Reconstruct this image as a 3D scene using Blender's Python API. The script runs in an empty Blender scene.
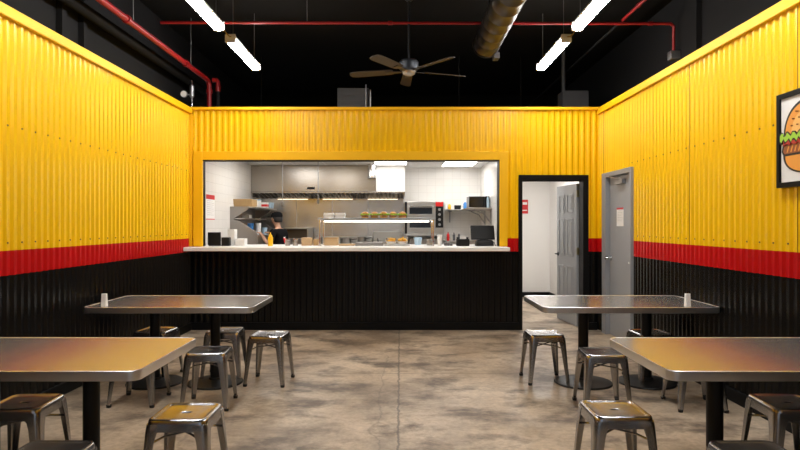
import bpy, bmesh, math, random
from mathutils import Vector, Matrix
random.seed(7)
PI = math.pi
sc = bpy.context.scene
COL = sc.collection

# ------------------------------------------------------------------ materials
def newmat(name):
    m = bpy.data.materials.new(name); m.use_nodes = True
    nt = m.node_tree; b = nt.nodes['Principled BSDF']
    return m, nt, b

def N(nt, typ, **kw):
    n = nt.nodes.new(typ)
    for k, v in kw.items():
        setattr(n, k, v)
    return n

def plain(name, col, rough=0.5, metal=0.0, var=.06, coat=0.0, spec=None, noise=0.0, nscale=8.0, bump=0.0, bscale=60.0, stretch=None, transmission=0.0):
    m, nt, b = newmat(name)
    b.inputs['Base Color'].default_value = (*col, 1)
    b.inputs['Roughness'].default_value = rough
    b.inputs['Metallic'].default_value = metal
    if coat: b.inputs['Coat Weight'].default_value = coat; b.inputs['Coat Roughness'].default_value = 0.12
    if spec is not None: b.inputs['Specular IOR Level'].default_value = spec
    if transmission: b.inputs['Transmission Weight'].default_value = transmission
    if noise or bump:
        tc = N(nt, 'ShaderNodeTexCoord'); mp = N(nt, 'ShaderNodeMapping')
        nt.links.new(tc.outputs['Object'], mp.inputs['Vector'])
        if stretch: mp.inputs['Scale'].default_value = stretch
        if noise:
            nz = N(nt, 'ShaderNodeTexNoise'); nz.inputs['Scale'].default_value = nscale; nz.inputs['Detail'].default_value = 5
            nt.links.new(mp.outputs[0], nz.inputs['Vector'])
            r = N(nt, 'ShaderNodeMapRange'); r.inputs['To Min'].default_value = max(0.03, rough - noise); r.inputs['To Max'].default_value = rough + noise
            r.inputs['From Min'].default_value = 0.3; r.inputs['From Max'].default_value = 0.7
            nt.links.new(nz.outputs['Fac'], r.inputs['Value']); nt.links.new(r.outputs[0], b.inputs['Roughness'])
            mx = N(nt, 'ShaderNodeMix', data_type='RGBA'); mx.inputs['A'].default_value = (*[c * (1 - var) for c in col], 1); mx.inputs['B'].default_value = (*[min(1, c * (1 + var)) for c in col], 1)
            nt.links.new(nz.outputs['Fac'], mx.inputs['Factor']); nt.links.new(mx.outputs['Result'], b.inputs['Base Color'])
        if bump:
            n2 = N(nt, 'ShaderNodeTexNoise'); n2.inputs['Scale'].default_value = bscale; n2.inputs['Detail'].default_value = 3
            nt.links.new(mp.outputs[0], n2.inputs['Vector'])
            bp = N(nt, 'ShaderNodeBump'); bp.inputs['Strength'].default_value = bump; bp.inputs['Distance'].default_value = 0.01
            nt.links.new(n2.outputs['Fac'], bp.inputs['Height']); nt.links.new(bp.outputs[0], b.inputs['Normal'])
    return m

def glow(name, col, strength):
    m, nt, b = newmat(name)
    b.inputs['Base Color'].default_value = (0.8, 0.8, 0.8, 1)
    b.inputs['Emission Color'].default_value = (*col, 1); b.inputs['Emission Strength'].default_value = strength
    return m

YEL = (0.86, 0.50, 0.003); RED = (0.50, 0.004, 0.006); BLK = (0.0035, 0.0035, 0.0037)

SPEC = .32
def banded(name, axis='Y', seam_off=0.0, seam_per=1.5):
    """yellow over a red stripe over black enamel, cut by height; sheet joints as thin dark lines"""
    m, nt, b = newmat(name); L = nt.links.new
    tc = N(nt, 'ShaderNodeTexCoord'); sp = N(nt, 'ShaderNodeSeparateXYZ'); L(tc.outputs['Object'], sp.inputs[0])
    g1 = N(nt, 'ShaderNodeMath', operation='GREATER_THAN'); L(sp.outputs['Z'], g1.inputs[0]); g1.inputs[1].default_value = 1.088
    g2 = N(nt, 'ShaderNodeMath', operation='GREATER_THAN'); L(sp.outputs['Z'], g2.inputs[0]); g2.inputs[1].default_value = 1.272
    # paint unevenness
    nz = N(nt, 'ShaderNodeTexNoise'); nz.inputs['Scale'].default_value = 1.6; nz.inputs['Detail'].default_value = 4; L(tc.outputs['Object'], nz.inputs['Vector'])
    my = N(nt, 'ShaderNodeMix', data_type='RGBA'); my.inputs['A'].default_value = (YEL[0] * .98, YEL[1] * .975, YEL[2], 1); my.inputs['B'].default_value = (YEL[0] * 1.03, YEL[1] * 1.04, YEL[2], 1); L(nz.outputs['Fac'], my.inputs['Factor'])
    m1 = N(nt, 'ShaderNodeMix', data_type='RGBA'); m1.inputs['A'].default_value = (*BLK, 1); m1.inputs['B'].default_value = (*RED, 1); L(g1.outputs[0], m1.inputs['Factor'])
    m2 = N(nt, 'ShaderNodeMix', data_type='RGBA'); L(g2.outputs[0], m2.inputs['Factor']); L(m1.outputs['Result'], m2.inputs['A']); L(my.outputs['Result'], m2.inputs['B'])
    # joints
    ad = N(nt, 'ShaderNodeMath', operation='ADD'); L(sp.outputs[axis], ad.inputs[0]); ad.inputs[1].default_value = 100 * seam_per - seam_off
    md = N(nt, 'ShaderNodeMath', operation='MODULO'); L(ad.outputs[0], md.inputs[0]); md.inputs[1].default_value = seam_per
    lt = N(nt, 'ShaderNodeMath', operation='LESS_THAN'); L(md.outputs[0], lt.inputs[0]); lt.inputs[1].default_value = 0.007
    an = N(nt, 'ShaderNodeMath', operation='MULTIPLY'); L(lt.outputs[0], an.inputs[0]); L(g2.outputs[0], an.inputs[1])
    m3 = N(nt, 'ShaderNodeMix', data_type='RGBA'); L(an.outputs[0], m3.inputs['Factor']); L(m2.outputs['Result'], m3.inputs['A']); m3.inputs['B'].default_value = (0.30, 0.15, 0.004, 1)
    L(m3.outputs['Result'], b.inputs['Base Color'])
    rr = N(nt, 'ShaderNodeMapRange'); L(nz.outputs['Fac'], rr.inputs['Value']); rr.inputs['To Min'].default_value = 0.22; rr.inputs['To Max'].default_value = 0.34
    b.inputs['Roughness'].default_value = .27
    b.inputs['Specular IOR Level'].default_value = SPEC
    # slight dents of thin sheet
    n2 = N(nt, 'ShaderNodeTexNoise'); n2.inputs['Scale'].default_value = 1.8; n2.inputs['Detail'].default_value = 1; L(tc.outputs['Object'], n2.inputs['Vector'])
    bp = N(nt, 'ShaderNodeBump'); bp.inputs['Strength'].default_value = 0.06; bp.inputs['Distance'].default_value = 0.02; L(n2.outputs['Fac'], bp.inputs['Height']); L(bp.outputs[0], b.inputs['Normal'])
    return m

def tile_mat(name, col, grout, w=0.17, h=0.14, rough=0.18):
    m, nt, b = newmat(name); L = nt.links.new
    tc = N(nt, 'ShaderNodeTexCoord'); sp = N(nt, 'ShaderNodeSeparateXYZ'); L(tc.outputs['Object'], sp.inputs[0])
    ad = N(nt, 'ShaderNodeMath', operation='ADD'); L(sp.outputs['X'], ad.inputs[0]); L(sp.outputs['Y'], ad.inputs[1])
    cb = N(nt, 'ShaderNodeCombineXYZ'); L(ad.outputs[0], cb.inputs['X']); L(sp.outputs['Z'], cb.inputs['Y'])
    br = N(nt, 'ShaderNodeTexBrick'); br.offset = 0.0; L(cb.outputs[0], br.inputs['Vector'])
    br.inputs['Scale'].default_value = 1; br.inputs['Brick Width'].default_value = w; br.inputs['Row Height'].default_value = h
    br.inputs['Mortar Size'].default_value = 0.003; br.inputs['Color1'].default_value = (*col, 1); br.inputs['Color2'].default_value = (*[c * .97 for c in col], 1); br.inputs['Mortar'].default_value = (*grout, 1)
    L(br.outputs['Color'], b.inputs['Base Color']); b.inputs['Roughness'].default_value = rough
    bp = N(nt, 'ShaderNodeBump'); bp.inputs['Strength'].default_value = 0.3; bp.inputs['Distance'].default_value = 0.004; bp.invert = True; L(br.outputs['Fac'], bp.inputs['Height']); L(bp.outputs[0], b.inputs['Normal'])
    return m

def concrete():
    m, nt, b = newmat('polished_concrete'); L = nt.links.new
    tc = N(nt, 'ShaderNodeTexCoord'); sp = N(nt, 'ShaderNodeSeparateXYZ'); L(tc.outputs['Object'], sp.inputs[0])
    def noise(scale, detail=6, rough=.55, dist=0, stretch=None):
        n = N(nt, 'ShaderNodeTexNoise'); n.inputs['Scale'].default_value = scale; n.inputs['Detail'].default_value = detail; n.inputs['Roughness'].default_value = rough; n.inputs['Distortion'].default_value = dist
        if stretch:
            mp = N(nt, 'ShaderNodeMapping'); mp.inputs['Scale'].default_value = stretch; L(tc.outputs['Object'], mp.inputs['Vector']); L(mp.outputs[0], n.inputs['Vector'])
        else: L(tc.outputs['Object'], n.inputs['Vector'])
        return n
    def ramp(src, pts):
        r = N(nt, 'ShaderNodeValToRGB'); L(src, r.inputs['Fac'])
        e = r.color_ramp.elements
        e[0].position, e[0].color = pts[0][0], (*pts[0][1], 1); e[1].position, e[1].color = pts[1][0], (*pts[1][1], 1)
        for p, c in pts[2:]:
            q = e.new(p); q.color = (*c, 1)
        return r
    n1 = noise(1.1, 8, .62, .1); base = ramp(n1.outputs['Fac'], [(0.32, (.235, .175, .120)), (0.66, (.640, .520, .390)), (0.5, (.470, .368, .262))])
    n2 = noise(2.3, 10, .66, .15, (.75, 1.1, 1)); st = ramp(n2.outputs['Fac'], [(0.48, (0, 0, 0)), (0.62, (1, 1, 1))])
    mx = N(nt, 'ShaderNodeMix', data_type='RGBA'); L(st.outputs['Color'], mx.inputs['Factor']); L(base.outputs['Color'], mx.inputs['A']); mx.inputs['B'].default_value = (.150, .112, .082, 1)
    n3 = noise(22, 6, .7); sp3 = ramp(n3.outputs['Fac'], [(0.35, (.74, .74, .74)), (0.62, (1.04, 1.04, 1.04))])
    mu = N(nt, 'ShaderNodeMix', data_type='RGBA', blend_type='MULTIPLY'); mu.inputs['Factor'].default_value = 1; L(mx.outputs['Result'], mu.inputs['A']); L(sp3.outputs['Color'], mu.inputs['B'])
    # wandering centre joint and a cross joint
    jn = noise(9, 4, .6)
    def joint(axis, pos, wid, amp):
        a = N(nt, 'ShaderNodeMath', operation='MULTIPLY_ADD'); L(jn.outputs['Fac'], a.inputs[0]); a.inputs[1].default_value = amp; a.inputs[2].default_value = -amp / 2 - pos
        s = N(nt, 'ShaderNodeMath', operation='ADD'); L(sp.outputs[axis], s.inputs[0]); L(a.outputs[0], s.inputs[1])
        ab = N(nt, 'ShaderNodeMath', operation='ABSOLUTE'); L(s.outputs[0], ab.inputs[0])
        r = N(nt, 'ShaderNodeMapRange'); L(ab.outputs[0], r.inputs['Value']); r.inputs['From Min'].default_value = wid * .4; r.inputs['From Max'].default_value = wid; r.inputs['To Min'].default_value = 1; r.inputs['To Max'].default_value = 0
        return r
    j1 = joint('X', -0.012, 0.011, 0.05); j2 = joint('Y', 5.8, 0.010, 0.02); j3 = joint('Y', 8.06, 0.012, .01)
    # cracks
    vo = N(nt, 'ShaderNodeTexVoronoi', feature='DISTANCE_TO_EDGE'); vo.inputs['Scale'].default_value = 0.55
    wn = noise(2.2, 5, .6); wm = N(nt, 'ShaderNodeMix', data_type='VECTOR'); wm.inputs['Factor'].default_value = .18; L(tc.outputs['Object'], wm.inputs['A']); L(wn.outputs['Color'], wm.inputs['B']); L(wm.outputs['Result'], vo.inputs['Vector'])
    cr = N(nt, 'ShaderNodeMapRange'); L(vo.outputs['Distance'], cr.inputs['Value']); cr.inputs['From Min'].default_value = 0; cr.inputs['From Max'].default_value = .0045; cr.inputs['To Min'].default_value = .55; cr.inputs['To Max'].default_value = 0
    mxa = N(nt, 'ShaderNodeMath', operation='MAXIMUM'); L(j1.outputs[0], mxa.inputs[0]); L(cr.outputs[0], mxa.inputs[1])
    j2s = N(nt, 'ShaderNodeMath', operation='MULTIPLY'); L(j2.outputs[0], j2s.inputs[0]); j2s.inputs[1].default_value = .8
    mxb = N(nt, 'ShaderNodeMath', operation='MAXIMUM'); L(mxa.outputs[0], mxb.inputs[0]); L(j2s.outputs[0], mxb.inputs[1])
    mxc = N(nt, 'ShaderNodeMath', operation='MAXIMUM'); L(mxb.outputs[0], mxc.inputs[0]); L(j3.outputs[0], mxc.inputs[1])
    fm = N(nt, 'ShaderNodeMath', operation='MULTIPLY'); L(mxc.outputs[0], fm.inputs[0]); fm.inputs[1].default_value = .75
    fin = N(nt, 'ShaderNodeMix', data_type='RGBA'); L(fm.outputs[0], fin.inputs['Factor']); L(mu.outputs['Result'], fin.inputs['A']); fin.inputs['B'].default_value = (.075, .06, .045, 1)
    L(fin.outputs['Result'], b.inputs['Base Color'])
    rr = N(nt, 'ShaderNodeMapRange'); L(n2.outputs['Fac'], rr.inputs['Value']); rr.inputs['From Min'].default_value = .3; rr.inputs['From Max'].default_value = .7; rr.inputs['To Min'].default_value = .30; rr.inputs['To Max'].default_value = .52
    L(rr.outputs[0], b.inputs['Roughness'])
    bp = N(nt, 'ShaderNodeBump'); bp.inputs['Strength'].default_value = .12; bp.inputs['Distance'].default_value = .01; L(n3.outputs['Fac'], bp.inputs['Height']); L(bp.outputs[0], b.inputs['Normal'])
    return m

M = {}
M['clad_left'] = banded('painted_corrugated_left', 'Y', 4.55, 1.5)
M['clad_right'] = banded('painted_corrugated_right', 'Y', 4.88, 0.78)
M['clad_back'] = banded('painted_corrugated_back', 'X', 25, 50)
M['yellow'] = plain('yellow_enamel', (0.84, 0.47, 0.004), .5, spec=.3)
M['screw'] = plain('dark_screw', (.05, .03, .01), .5, .6)
M['black'] = plain('black_enamel', (.004, .004, .0043), .5, spec=.15)
M['matte_black'] = plain('matte_black_paint', (.006, .0055, .005), .85, spec=.15)
M['upper_black'] = plain('upper_wall_black', (.010, .010, .011), .85, spec=.2)
M['concrete'] = concrete()
M['white_wall'] = plain('white_paint', (.80, .78, .75), .55)
M['ceil_white'] = plain('ceiling_tile_white', (.78, .77, .75), .7)
M['tile'] = tile_mat('white_wall_tile', (.82, .80, .77), (.70, .68, .65))
M['steel'] = plain('brushed_steel', (.54, .53, .51), .30, 1)
M['steel_dark'] = plain('smoky_steel', (.36, .34, .32), .34, 1)
M['hood_steel'] = plain('hood_steel', (.42, .395, .365), .27, 1)
M['stool'] = plain('raw_gunmetal', (.43, .43, .44), .25, 1)
M['table'] = plain('satin_steel_top', (.64, .63, .62), .20, .88)
M['edge'] = plain('polished_aluminium', (.86, .86, .87), .32, 1)
M['rubber'] = plain('black_rubber', (.012, .012, .012), .7)
M['iron'] = plain('black_cast_iron', (.006, .006, .0065), .45, spec=.3)
M['counter'] = plain('white_solid_surface', (.90, .895, .885), .3)
M['door_grey'] = plain('grey_door_paint', (.275, .285, .30), .42)
M['chrome'] = plain('chrome', (.7, .7, .7), .12, 1)
M['brass'] = plain('dull_brass', (.45, .36, .18), .35, 1)
M['red_pipe'] = plain('red_pipe_paint', (.27, .006, .008), .4)
M['grey_metal'] = plain('galvanised_steel', (.36, .36, .37), .42, .9, noise=.08, nscale=12)
M['duct'] = plain('spiral_duct_metal', (.075, .068, .06), .36, 1)
M['grey_box'] = plain('grey_box_paint', (.10, .10, .105), .6)
M['fan_wood'] = plain('brown_fan_blade', (.025, .017, .012), .5)
M['fan_metal'] = plain('dark_bronze', (.045, .05, .06), .35, .7)
M['fixture'] = plain('white_fixture', (.7, .7, .7), .5)
M['wire'] = plain('wire_grey', (.2, .2, .2), .5, .5)
M['cable'] = plain('yellow_cable', (.35, .22, .03), .6)
M['tube'] = glow('lit_tube', (1.0, .985, .96), 55)
M['panel_glow'] = glow('lit_ceiling_panel', (1.0, .98, .95), 8.8)
M['corridor_fill_glow'] = glow('corridor_fill_panel', (1.0, .98, .96), 21)
M['hood_glow'] = glow('lit_hood_lamp', (1.0, .80, .55), 2.4)
M['heat_glow'] = glow('lit_heat_strip', (1.0, .93, .82), 5)
M['spot_glow'] = glow('lit_downlight', (1.0, .9, .75), 8)
M['splash_steel'] = plain('splash_steel', (.58, .565, .55), .25, 1)
M['filter'] = plain('greasy_filter', (.10, .075, .05), .4, .8)
M['black_plastic'] = plain('black_plastic', (.006, .006, .0065), .45, spec=.25)
M['screen'] = plain('dark_screen', (.008, .009, .012), .15)
M['white_plastic'] = plain('white_plastic', (.78, .77, .75), .4)
M['paper'] = plain('white_paper', (.80, .79, .77), .8)
M['red_print'] = plain('red_print', (.55, .02, .02), .6)
M['grey_print'] = plain('grey_print', (.35, .34, .33), .7)
M['card'] = plain('cardboard', (.42, .27, .12), .8)
M['pine'] = plain('pale_wood', (.50, .34, .18), .6)
M['mustard'] = plain('mustard_plastic', (.85, .47, .01), .3)
M['blue_plastic'] = plain('blue_plastic', (.05, .22, .55), .35)
M['pale_blue'] = plain('pale_blue_plastic', (.42, .58, .72), .35)
M['ketchup'] = plain('red_plastic', (.6, .015, .015), .3)
M['bun'] = plain('toasted_bun', (.60, .28, .06), .45)
M['patty'] = plain('grilled_patty', (.10, .035, .015), .6, noise=.1, nscale=40, bump=.4)
M['lettuce'] = plain('lettuce', (.28, .55, .03), .5)
M['tomato'] = plain('tomato', (.60, .05, .02), .35)
M['cheese'] = plain('cheese', (.85, .45, .03), .4)
M['fries'] = plain('fries', (.80, .47, .08), .5)
M['skin'] = plain('skin', (.50, .28, .19), .5)
M['shirt'] = plain('black_cotton', (.006, .006, .0065), .95, spec=.1)
M['trouser'] = plain('charcoal_trousers', (.03, .03, .035), .85)
M['hair'] = plain('black_hair', (.010, .008, .007), .55)
M['shoe'] = plain('black_shoe', (.015, .015, .015), .5)
M['art_black'] = plain('print_black', (.012, .010, .010), .5)
M['art_bun'] = plain('print_bun_orange', (.80, .33, .05), .5)
M['art_bun_light'] = plain('print_bun_light', (.90, .50, .14), .5)
M['art_green'] = plain('print_green', (.35, .62, .05), .5)
M['art_red'] = plain('print_red', (.50, .03, .02), .5)
M['art_brown'] = plain('print_brown', (.30, .09, .03), .5)
M['art_white'] = plain('print_white', (.82, .82, .82), .35)

# ------------------------------------------------------------------ mesh helpers
def BM(): return bmesh.new()

def box(bm, x0, x1, y0, y1, z0, z1, mi=0):
    v = [bm.verts.new(p) for p in ((x0, y0, z0), (x1, y0, z0), (x1, y1, z0), (x0, y1, z0), (x0, y0, z1), (x1, y0, z1), (x1, y1, z1), (x0, y1, z1))]
    fs = []
    for f in ((3, 2, 1, 0), (4, 5, 6, 7), (0, 1, 5, 4), (1, 2, 6, 5), (2, 3, 7, 6), (3, 0, 4, 7)):
        q = bm.faces.new([v[i] for i in f]); q.material_index = mi; fs.append(q)
    return v

def obox(bm, c, s, mat3=None, mi=0):
    """box of size s centred at c, turned by a 3x3 matrix"""
    v = box(bm, -s[0] / 2, s[0] / 2, -s[1] / 2, s[1] / 2, -s[2] / 2, s[2] / 2, mi)
    for w in v:
        w.co = (mat3 @ w.co if mat3 else w.co) + Vector(c)
    return v

def loft(bm, rings, cap0=True, cap1=True, closed=True, mi=0):
    vs = [[bm.verts.new(p) for p in r] for r in rings]
    n = len(rings[0])
    for a, b in zip(vs, vs[1:]):
        for i in range(n if closed else n - 1):
            j = (i + 1) % n
            f = bm.faces.new((a[i], a[j], b[j], b[i])); f.material_index = mi
    if cap0: bm.faces.new(list(reversed(vs[0]))).material_index = mi
    if cap1: bm.faces.new(vs[-1]).material_index = mi
    return vs

def lathe(bm, prof, c=(0, 0, 0), n=24, mi=0):
    """prof: (r, z) from bottom to top"""
    rings = [[(c[0] + max(r, 1e-4) * math.cos(2 * PI * i / n), c[1] + max(r, 1e-4) * math.sin(2 * PI * i / n), c[2] + z) for i in range(n)] for r, z in prof]
    loft(bm, rings, mi=mi)

def tube(bm, pts, r, n=10, mi=0):
    pts = [Vector(p) for p in pts]
    rings = []
    up = None
    for k, p in enumerate(pts):
        if k == 0: d = pts[1] - pts[0]
        elif k == len(pts) - 1: d = pts[-1] - pts[-2]
        else: d = (pts[k + 1] - p).normalized() + (p - pts[k - 1]).normalized()
        d.normalize()
        if up is None:
            up = Vector((0, 0, 1)) if abs(d.z) < .9 else Vector((1, 0, 0))
        a = d.cross(up).normalized(); b2 = a.cross(d).normalized(); up = b2
        rad = r[k] if isinstance(r, (list, tuple)) else r
        rings.append([tuple(p + a * (math.cos(2 * PI * i / n) * rad) + b2 * (math.sin(2 * PI * i / n) * rad)) for i in range(n)])
    loft(bm, rings, mi=mi)

def prism(bm, poly, axis, a0, a1, mi=0):
    """poly of 2-D points extruded along axis; axis 'y': points are (x,z); 'x': (y,z); 'z': (x,y)"""
    def p3(p, a): return {'y': (p[0], a, p[1]), 'x': (a, p[0], p[1]), 'z': (p[0], p[1], a)}[axis]
    loft(bm, [[p3(p, a0) for p in poly], [p3(p, a1) for p in poly]], mi=mi)

def rrect(hx, hy, r, n=6, cx=0, cy=0):
    out = []
    for (sx, sy, a0) in ((1, 1, 0), (-1, 1, PI / 2), (-1, -1, PI), (1, -1, 1.5 * PI)):
        for k in range(n + 1):
            a = a0 + PI / 2 * k / n
            out.append((cx + sx * (hx - r) + r * math.cos(a), cy + sy * (hy - r) + r * math.sin(a)))
    return out

def wloc(o):
    v = Vector((0, 0, 0))
    while o: v += o.location; o = o.parent
    return v

def obj(name, bm, mats, parent=None, bev=0, smooth=True, segs=2, ang=35):
    if parent is not None:
        bmesh.ops.translate(bm, verts=bm.verts, vec=-wloc(parent))
    bmesh.ops.recalc_face_normals(bm, faces=bm.faces)
    me = bpy.data.meshes.new(name); bm.to_mesh(me); bm.free()
    for m in (mats if isinstance(mats, (list, tuple)) else [mats]): me.materials.append(m)
    if smooth:
        for p in me.polygons: p.use_smooth = True
        me.set_sharp_from_angle(angle=math.radians(ang))
    o = bpy.data.objects.new(name, me); COL.objects.link(o)
    if parent is not None: o.parent = parent
    if bev:
        b = o.modifiers.new('Bevel', 'BEVEL'); b.width = bev; b.segments = segs; b.limit_method = 'ANGLE'; b.angle_limit = math.radians(40)
    return o

def tag(o, label, cat, group=None):
    o['label'] = label; o['category'] = cat
    if group: o['group'] = group
    return o

def thing(name, label, cat, loc=(0, 0, 0), group=None):
    o = bpy.data.objects.new(name, None); COL.objects.link(o); o.location = loc; o.empty_display_size = .1
    return tag(o, label, cat, group)

def single(name, bm, mat, label, cat, group=None, origin=None, **kw):
    if origin is not None: bmesh.ops.translate(bm, verts=bm.verts, vec=-Vector(origin))
    o = obj(name, bm, mat, **kw)
    if origin is not None: o.location = origin
    return tag(o, label, cat, group)

def struct(name, bm, mat, parent=None, **kw):
    o = obj(name, bm, mat, parent, **kw)
    if parent is None: o['kind'] = 'structure'
    return o

def dup(root, loc, rz=0, label=None):
    r = root.copy(); COL.objects.link(r); r.location = loc; r.rotation_euler = (0, 0, rz)
    if label: r['label'] = label
    for ch in list(root.children):
        c = ch.copy(); COL.objects.link(c); c.parent = r
        for g in list(ch.children):
            d = g.copy(); COL.objects.link(d); d.parent = c
    return r

# ------------------------------------------------------------------ the room shell
XL, XR, YB, YF, ZT, ZC = -2.92, 2.78, 8.2, -2.6, 3.06, 4.3
KB, KR, KC = 11.87, 1.62, 2.60           # kitchen back, kitchen right, kitchen ceiling
P, AMP = 0.083, 0.017

def ribs(u0, u1, amp=AMP):
    prof = ((0, 0), (.22, 0), (.46, 1), (.70, 1), (.94, 0))
    us = {u0, u1}
    k0, k1 = int(math.floor(u0 / P)) - 1, int(math.ceil(u1 / P)) + 1
    for k in range(k0, k1):
        for f, _ in prof:
            u = (k + f) * P
            if u0 < u < u1: us.add(u)
    def off(u):
        t = (u / P) % 1.0
        pts = list(prof) + [(1.0, 0)]
        for (a, oa), (b, ob) in zip(pts, pts[1:]):
            if a <= t <= b: return amp * (oa + (ob - oa) * (t - a) / (b - a))
        return 0
    return [(u, off(u)) for u in sorted(us)]

def sheet(bm, side, u0, u1, z0, z1, depth):
    """a corrugated sheet on a solid wall that is `depth` deep behind it"""
    pr = ribs(u0, u1)
    def pt(u, o, z):
        return {'L': (XL + o, u, z), 'R': (XR - o, u, z), 'B': (u, YB - o, z), 'F': (u, YF + o, z)}[side]
    rings = []
    for z in (z0, z1):
        rings.append([pt(u, o, z) for u, o in pr] + [pt(u1, -depth, z), pt(u0, -depth, z)])
    loft(bm, rings)

def screws(bm, side, u0, u1, z, step=P * 2):
    k = math.ceil(u0 / step)
    while k * step < u1:
        u = k * step + P * .58
        c = {'L': (XL + AMP, u, z), 'R': (XR - AMP, u, z)}[side]
        s = .006
        box(bm, c[0] - .004, c[0] + .004, c[1] - s, c[1] + s, z - s, z + s, mi=1)
        k += 1

bm = BM(); box(bm, -3.3, 3.45, YF - .3, 13.0, -.15, 0); struct('floor', bm, M['concrete'])
bm = BM(); box(bm, -3.6, 3.6, YF - .3, 13.3, ZC, ZC + .15); struct('ceiling', bm, M['matte_black'])

bm = BM(); sheet(bm, 'L', YF, YB, 0, ZT, .38)
for z in (2.2, 1.33): screws(bm, 'L', 1, YB, z)
struct('wall_left', bm, [M['clad_left'], M['screw']], smooth=False)
DY0, DY1, DZ = 7.0, 8.0, 2.15           # grey door in the right wall
bm = BM(); sheet(bm, 'R', YF, DY0, 0, ZT, .67); sheet(bm, 'R', DY0, DY1, DZ, ZT, .67); sheet(bm, 'R', DY1, YB, 0, ZT, .67)
box(bm, XR + .15, XR + .67, DY0, DY1, 0, DZ)
for z in (2.2, 1.33): screws(bm, 'R', 1, DY0, z)
struct('wall_right', bm, [M['clad_right'], M['screw']], smooth=False)
# back wall round the serving hatch and the doorway
WX0, WX1, WZ0, WZ1 = -2.77, 1.40, 1.10, 2.37
HX0, HX1, HZ = 1.645, 2.61, 2.15
bm = BM()
sheet(bm, 'B', XL, HX0, 0, WZ0, .15)
sheet(bm, 'B', XL, WX0, WZ0, WZ1, .15)
sheet(bm, 'B', WX1, HX0, WZ0, WZ1, .15)
sheet(bm, 'B', XL, HX0, WZ1, ZT, .15)
sheet(bm, 'B', HX0, HX1, HZ, ZT, .15)
sheet(bm, 'B', HX1, XR, 0, ZT, .15)
struct('wall_back', bm, M['clad_back'], smooth=False)
bm = BM(); sheet(bm, 'F', XL, -2.2, 0, ZT, .2); sheet(bm, 'F', 2.1, XR, 0, ZT, .2); sheet(bm, 'F', -2.2, 2.1, 2.5, ZT, .2); sheet(bm, 'F', -2.2, 2.1, 0, .35, .2); struct('wall_front', bm, M['clad_back'], smooth=False)
bm = BM()
for x in (-2.2, -.77, .62, 2.05): box(bm, x, x + .05, YF - .12, YF - .06, .35, 2.5)
box(bm, -2.2, 2.1, YF - .12, YF - .06, .35, .41); box(bm, -2.2, 2.1, YF - .12, YF - .06, 2.44, 2.5); struct('window_2', bm, M['black'], smooth=False)
# caps on top of the cladding
bm = BM(); box(bm, XL - .38, XL + .045, YF, YB, ZT - .07, ZT + .015); struct('trim_1', bm, M['yellow'], bev=.006)
bm = BM(); box(bm, XR - .045, XR + .67, YF, YB, ZT - .07, ZT + .015); struct('trim_2', bm, M['yellow'], bev=.006)
bm = BM(); box(bm, XL, XR, YB - .045, YB + .15, ZT - .012, ZT + .03); struct('trim_3', bm, M['yellow'], bev=.006)
bm = BM(); box(bm, XL + .001, XL + .045, YB - .045, YB - .001, 1.16, ZT - .03); struct('trim_4', bm, M['yellow'], bev=.004)
# upper walls of the tall hall
bm = BM(); box(bm, -3.5, -3.3, YF - .3, 13, ZT, ZC); box(bm, -3.302, -3.24, 5.66, 5.74, ZT, ZC); box(bm, -3.302, -3.24, 6.05, 6.11, ZT, ZC); box(bm, -3.302, -3.24, 3.9, 3.98, ZT, ZC); struct('wall_left_upper', bm, M['upper_black'], smooth=False)
bm = BM(); box(bm, 3.45, 3.6, YF - .3, 13, 0, ZC); box(bm, 3.39, 3.452, 6.75, 6.81, ZT, ZC); struct('wall_right_upper', bm, M['upper_black'], smooth=False)
bm = BM(); box(bm, -3.5, 3.5, 13, 13.2, 0, ZC); struct('wall_far', bm, M['matte_black'], smooth=False)
bm = BM(); box(bm, -3.5, 3.5, YF - .5, YF - .2, 2.5, ZC); box(bm, -3.5, -2.2, YF - .5, YF - .2, 0, 2.5); box(bm, 2.1, 3.5, YF - .5, YF - .2, 0, 2.5); struct('wall_front_upper', bm, M['matte_black'], smooth=False)
# baseboards
bm = BM(); box(bm, XL, HX0, YB - .035, YB - .001, 0, .105); box(bm, HX1, XR - .05, YB - .035, YB - .001, 0, .105); struct('baseboard_back', bm, M['black'], bev=.004)
bm = BM(); box(bm, XL + .001, XL + .035, YF, YB - .035, 0, .105); struct('baseboard_left', bm, M['black'], bev=.004)
bm = BM(); box(bm, XR - .035, XR - .001, YF, DY0 - .01, 0, .105); struct('baseboard_right', bm, M['black'], bev=.004)

# kitchen and corridor shell
bm = BM(); box(bm, -3.3, -2.86, YB + .15, 13, 0, KC); struct('wall_kitchen_left', bm, M['tile'], smooth=False)
bm = BM(); box(bm, XL, KR, KB, KB + .2, 0, KC); struct('wall_kitchen_back', bm, M['tile'], smooth=False)
bm = BM(); box(bm, KR, HX0, YB + .15, KB + .2, 0, KC); struct('wall_kitchen_right', bm, M['tile'], smooth=False)
bm = BM(); box(bm, HX0, 3.3, 11.9, 12.1, 0, KC); struct('wall_corridor_end', bm, M['white_wall'], smooth=False)
bm = BM(); box(bm, 3.02, 3.3, YB + .15, 11.9, 0, KC); struct('wall_corridor_right', bm, M['white_wall'], smooth=False)
bm = BM(); box(bm, -3.3, HX0, YB + .15, 13, KC, KC + .12)
struct('ceiling_kitchen', bm, M['ceil_white'], smooth=False)
bm = BM()                                  # ceiling grid bars
for k in range(8):
    x = -2.92 + .6 * k + .3
    if x < KR: box(bm, x - .011, x + .011, YB + .15, KB, KC - .006, KC)
for k in range(4):
    y = 8.8 + 1.06 * k
    box(bm, XL, KR, y - .011, y + .011, KC - .006, KC)
struct('trim_5', bm, M['white_plastic'], smooth=False)
bm = BM(); box(bm, HX0, 3.45, YB + .15, 13, KC, KC + .12); struct('ceiling_corridor', bm, M['ceil_white'], smooth=False)
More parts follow.
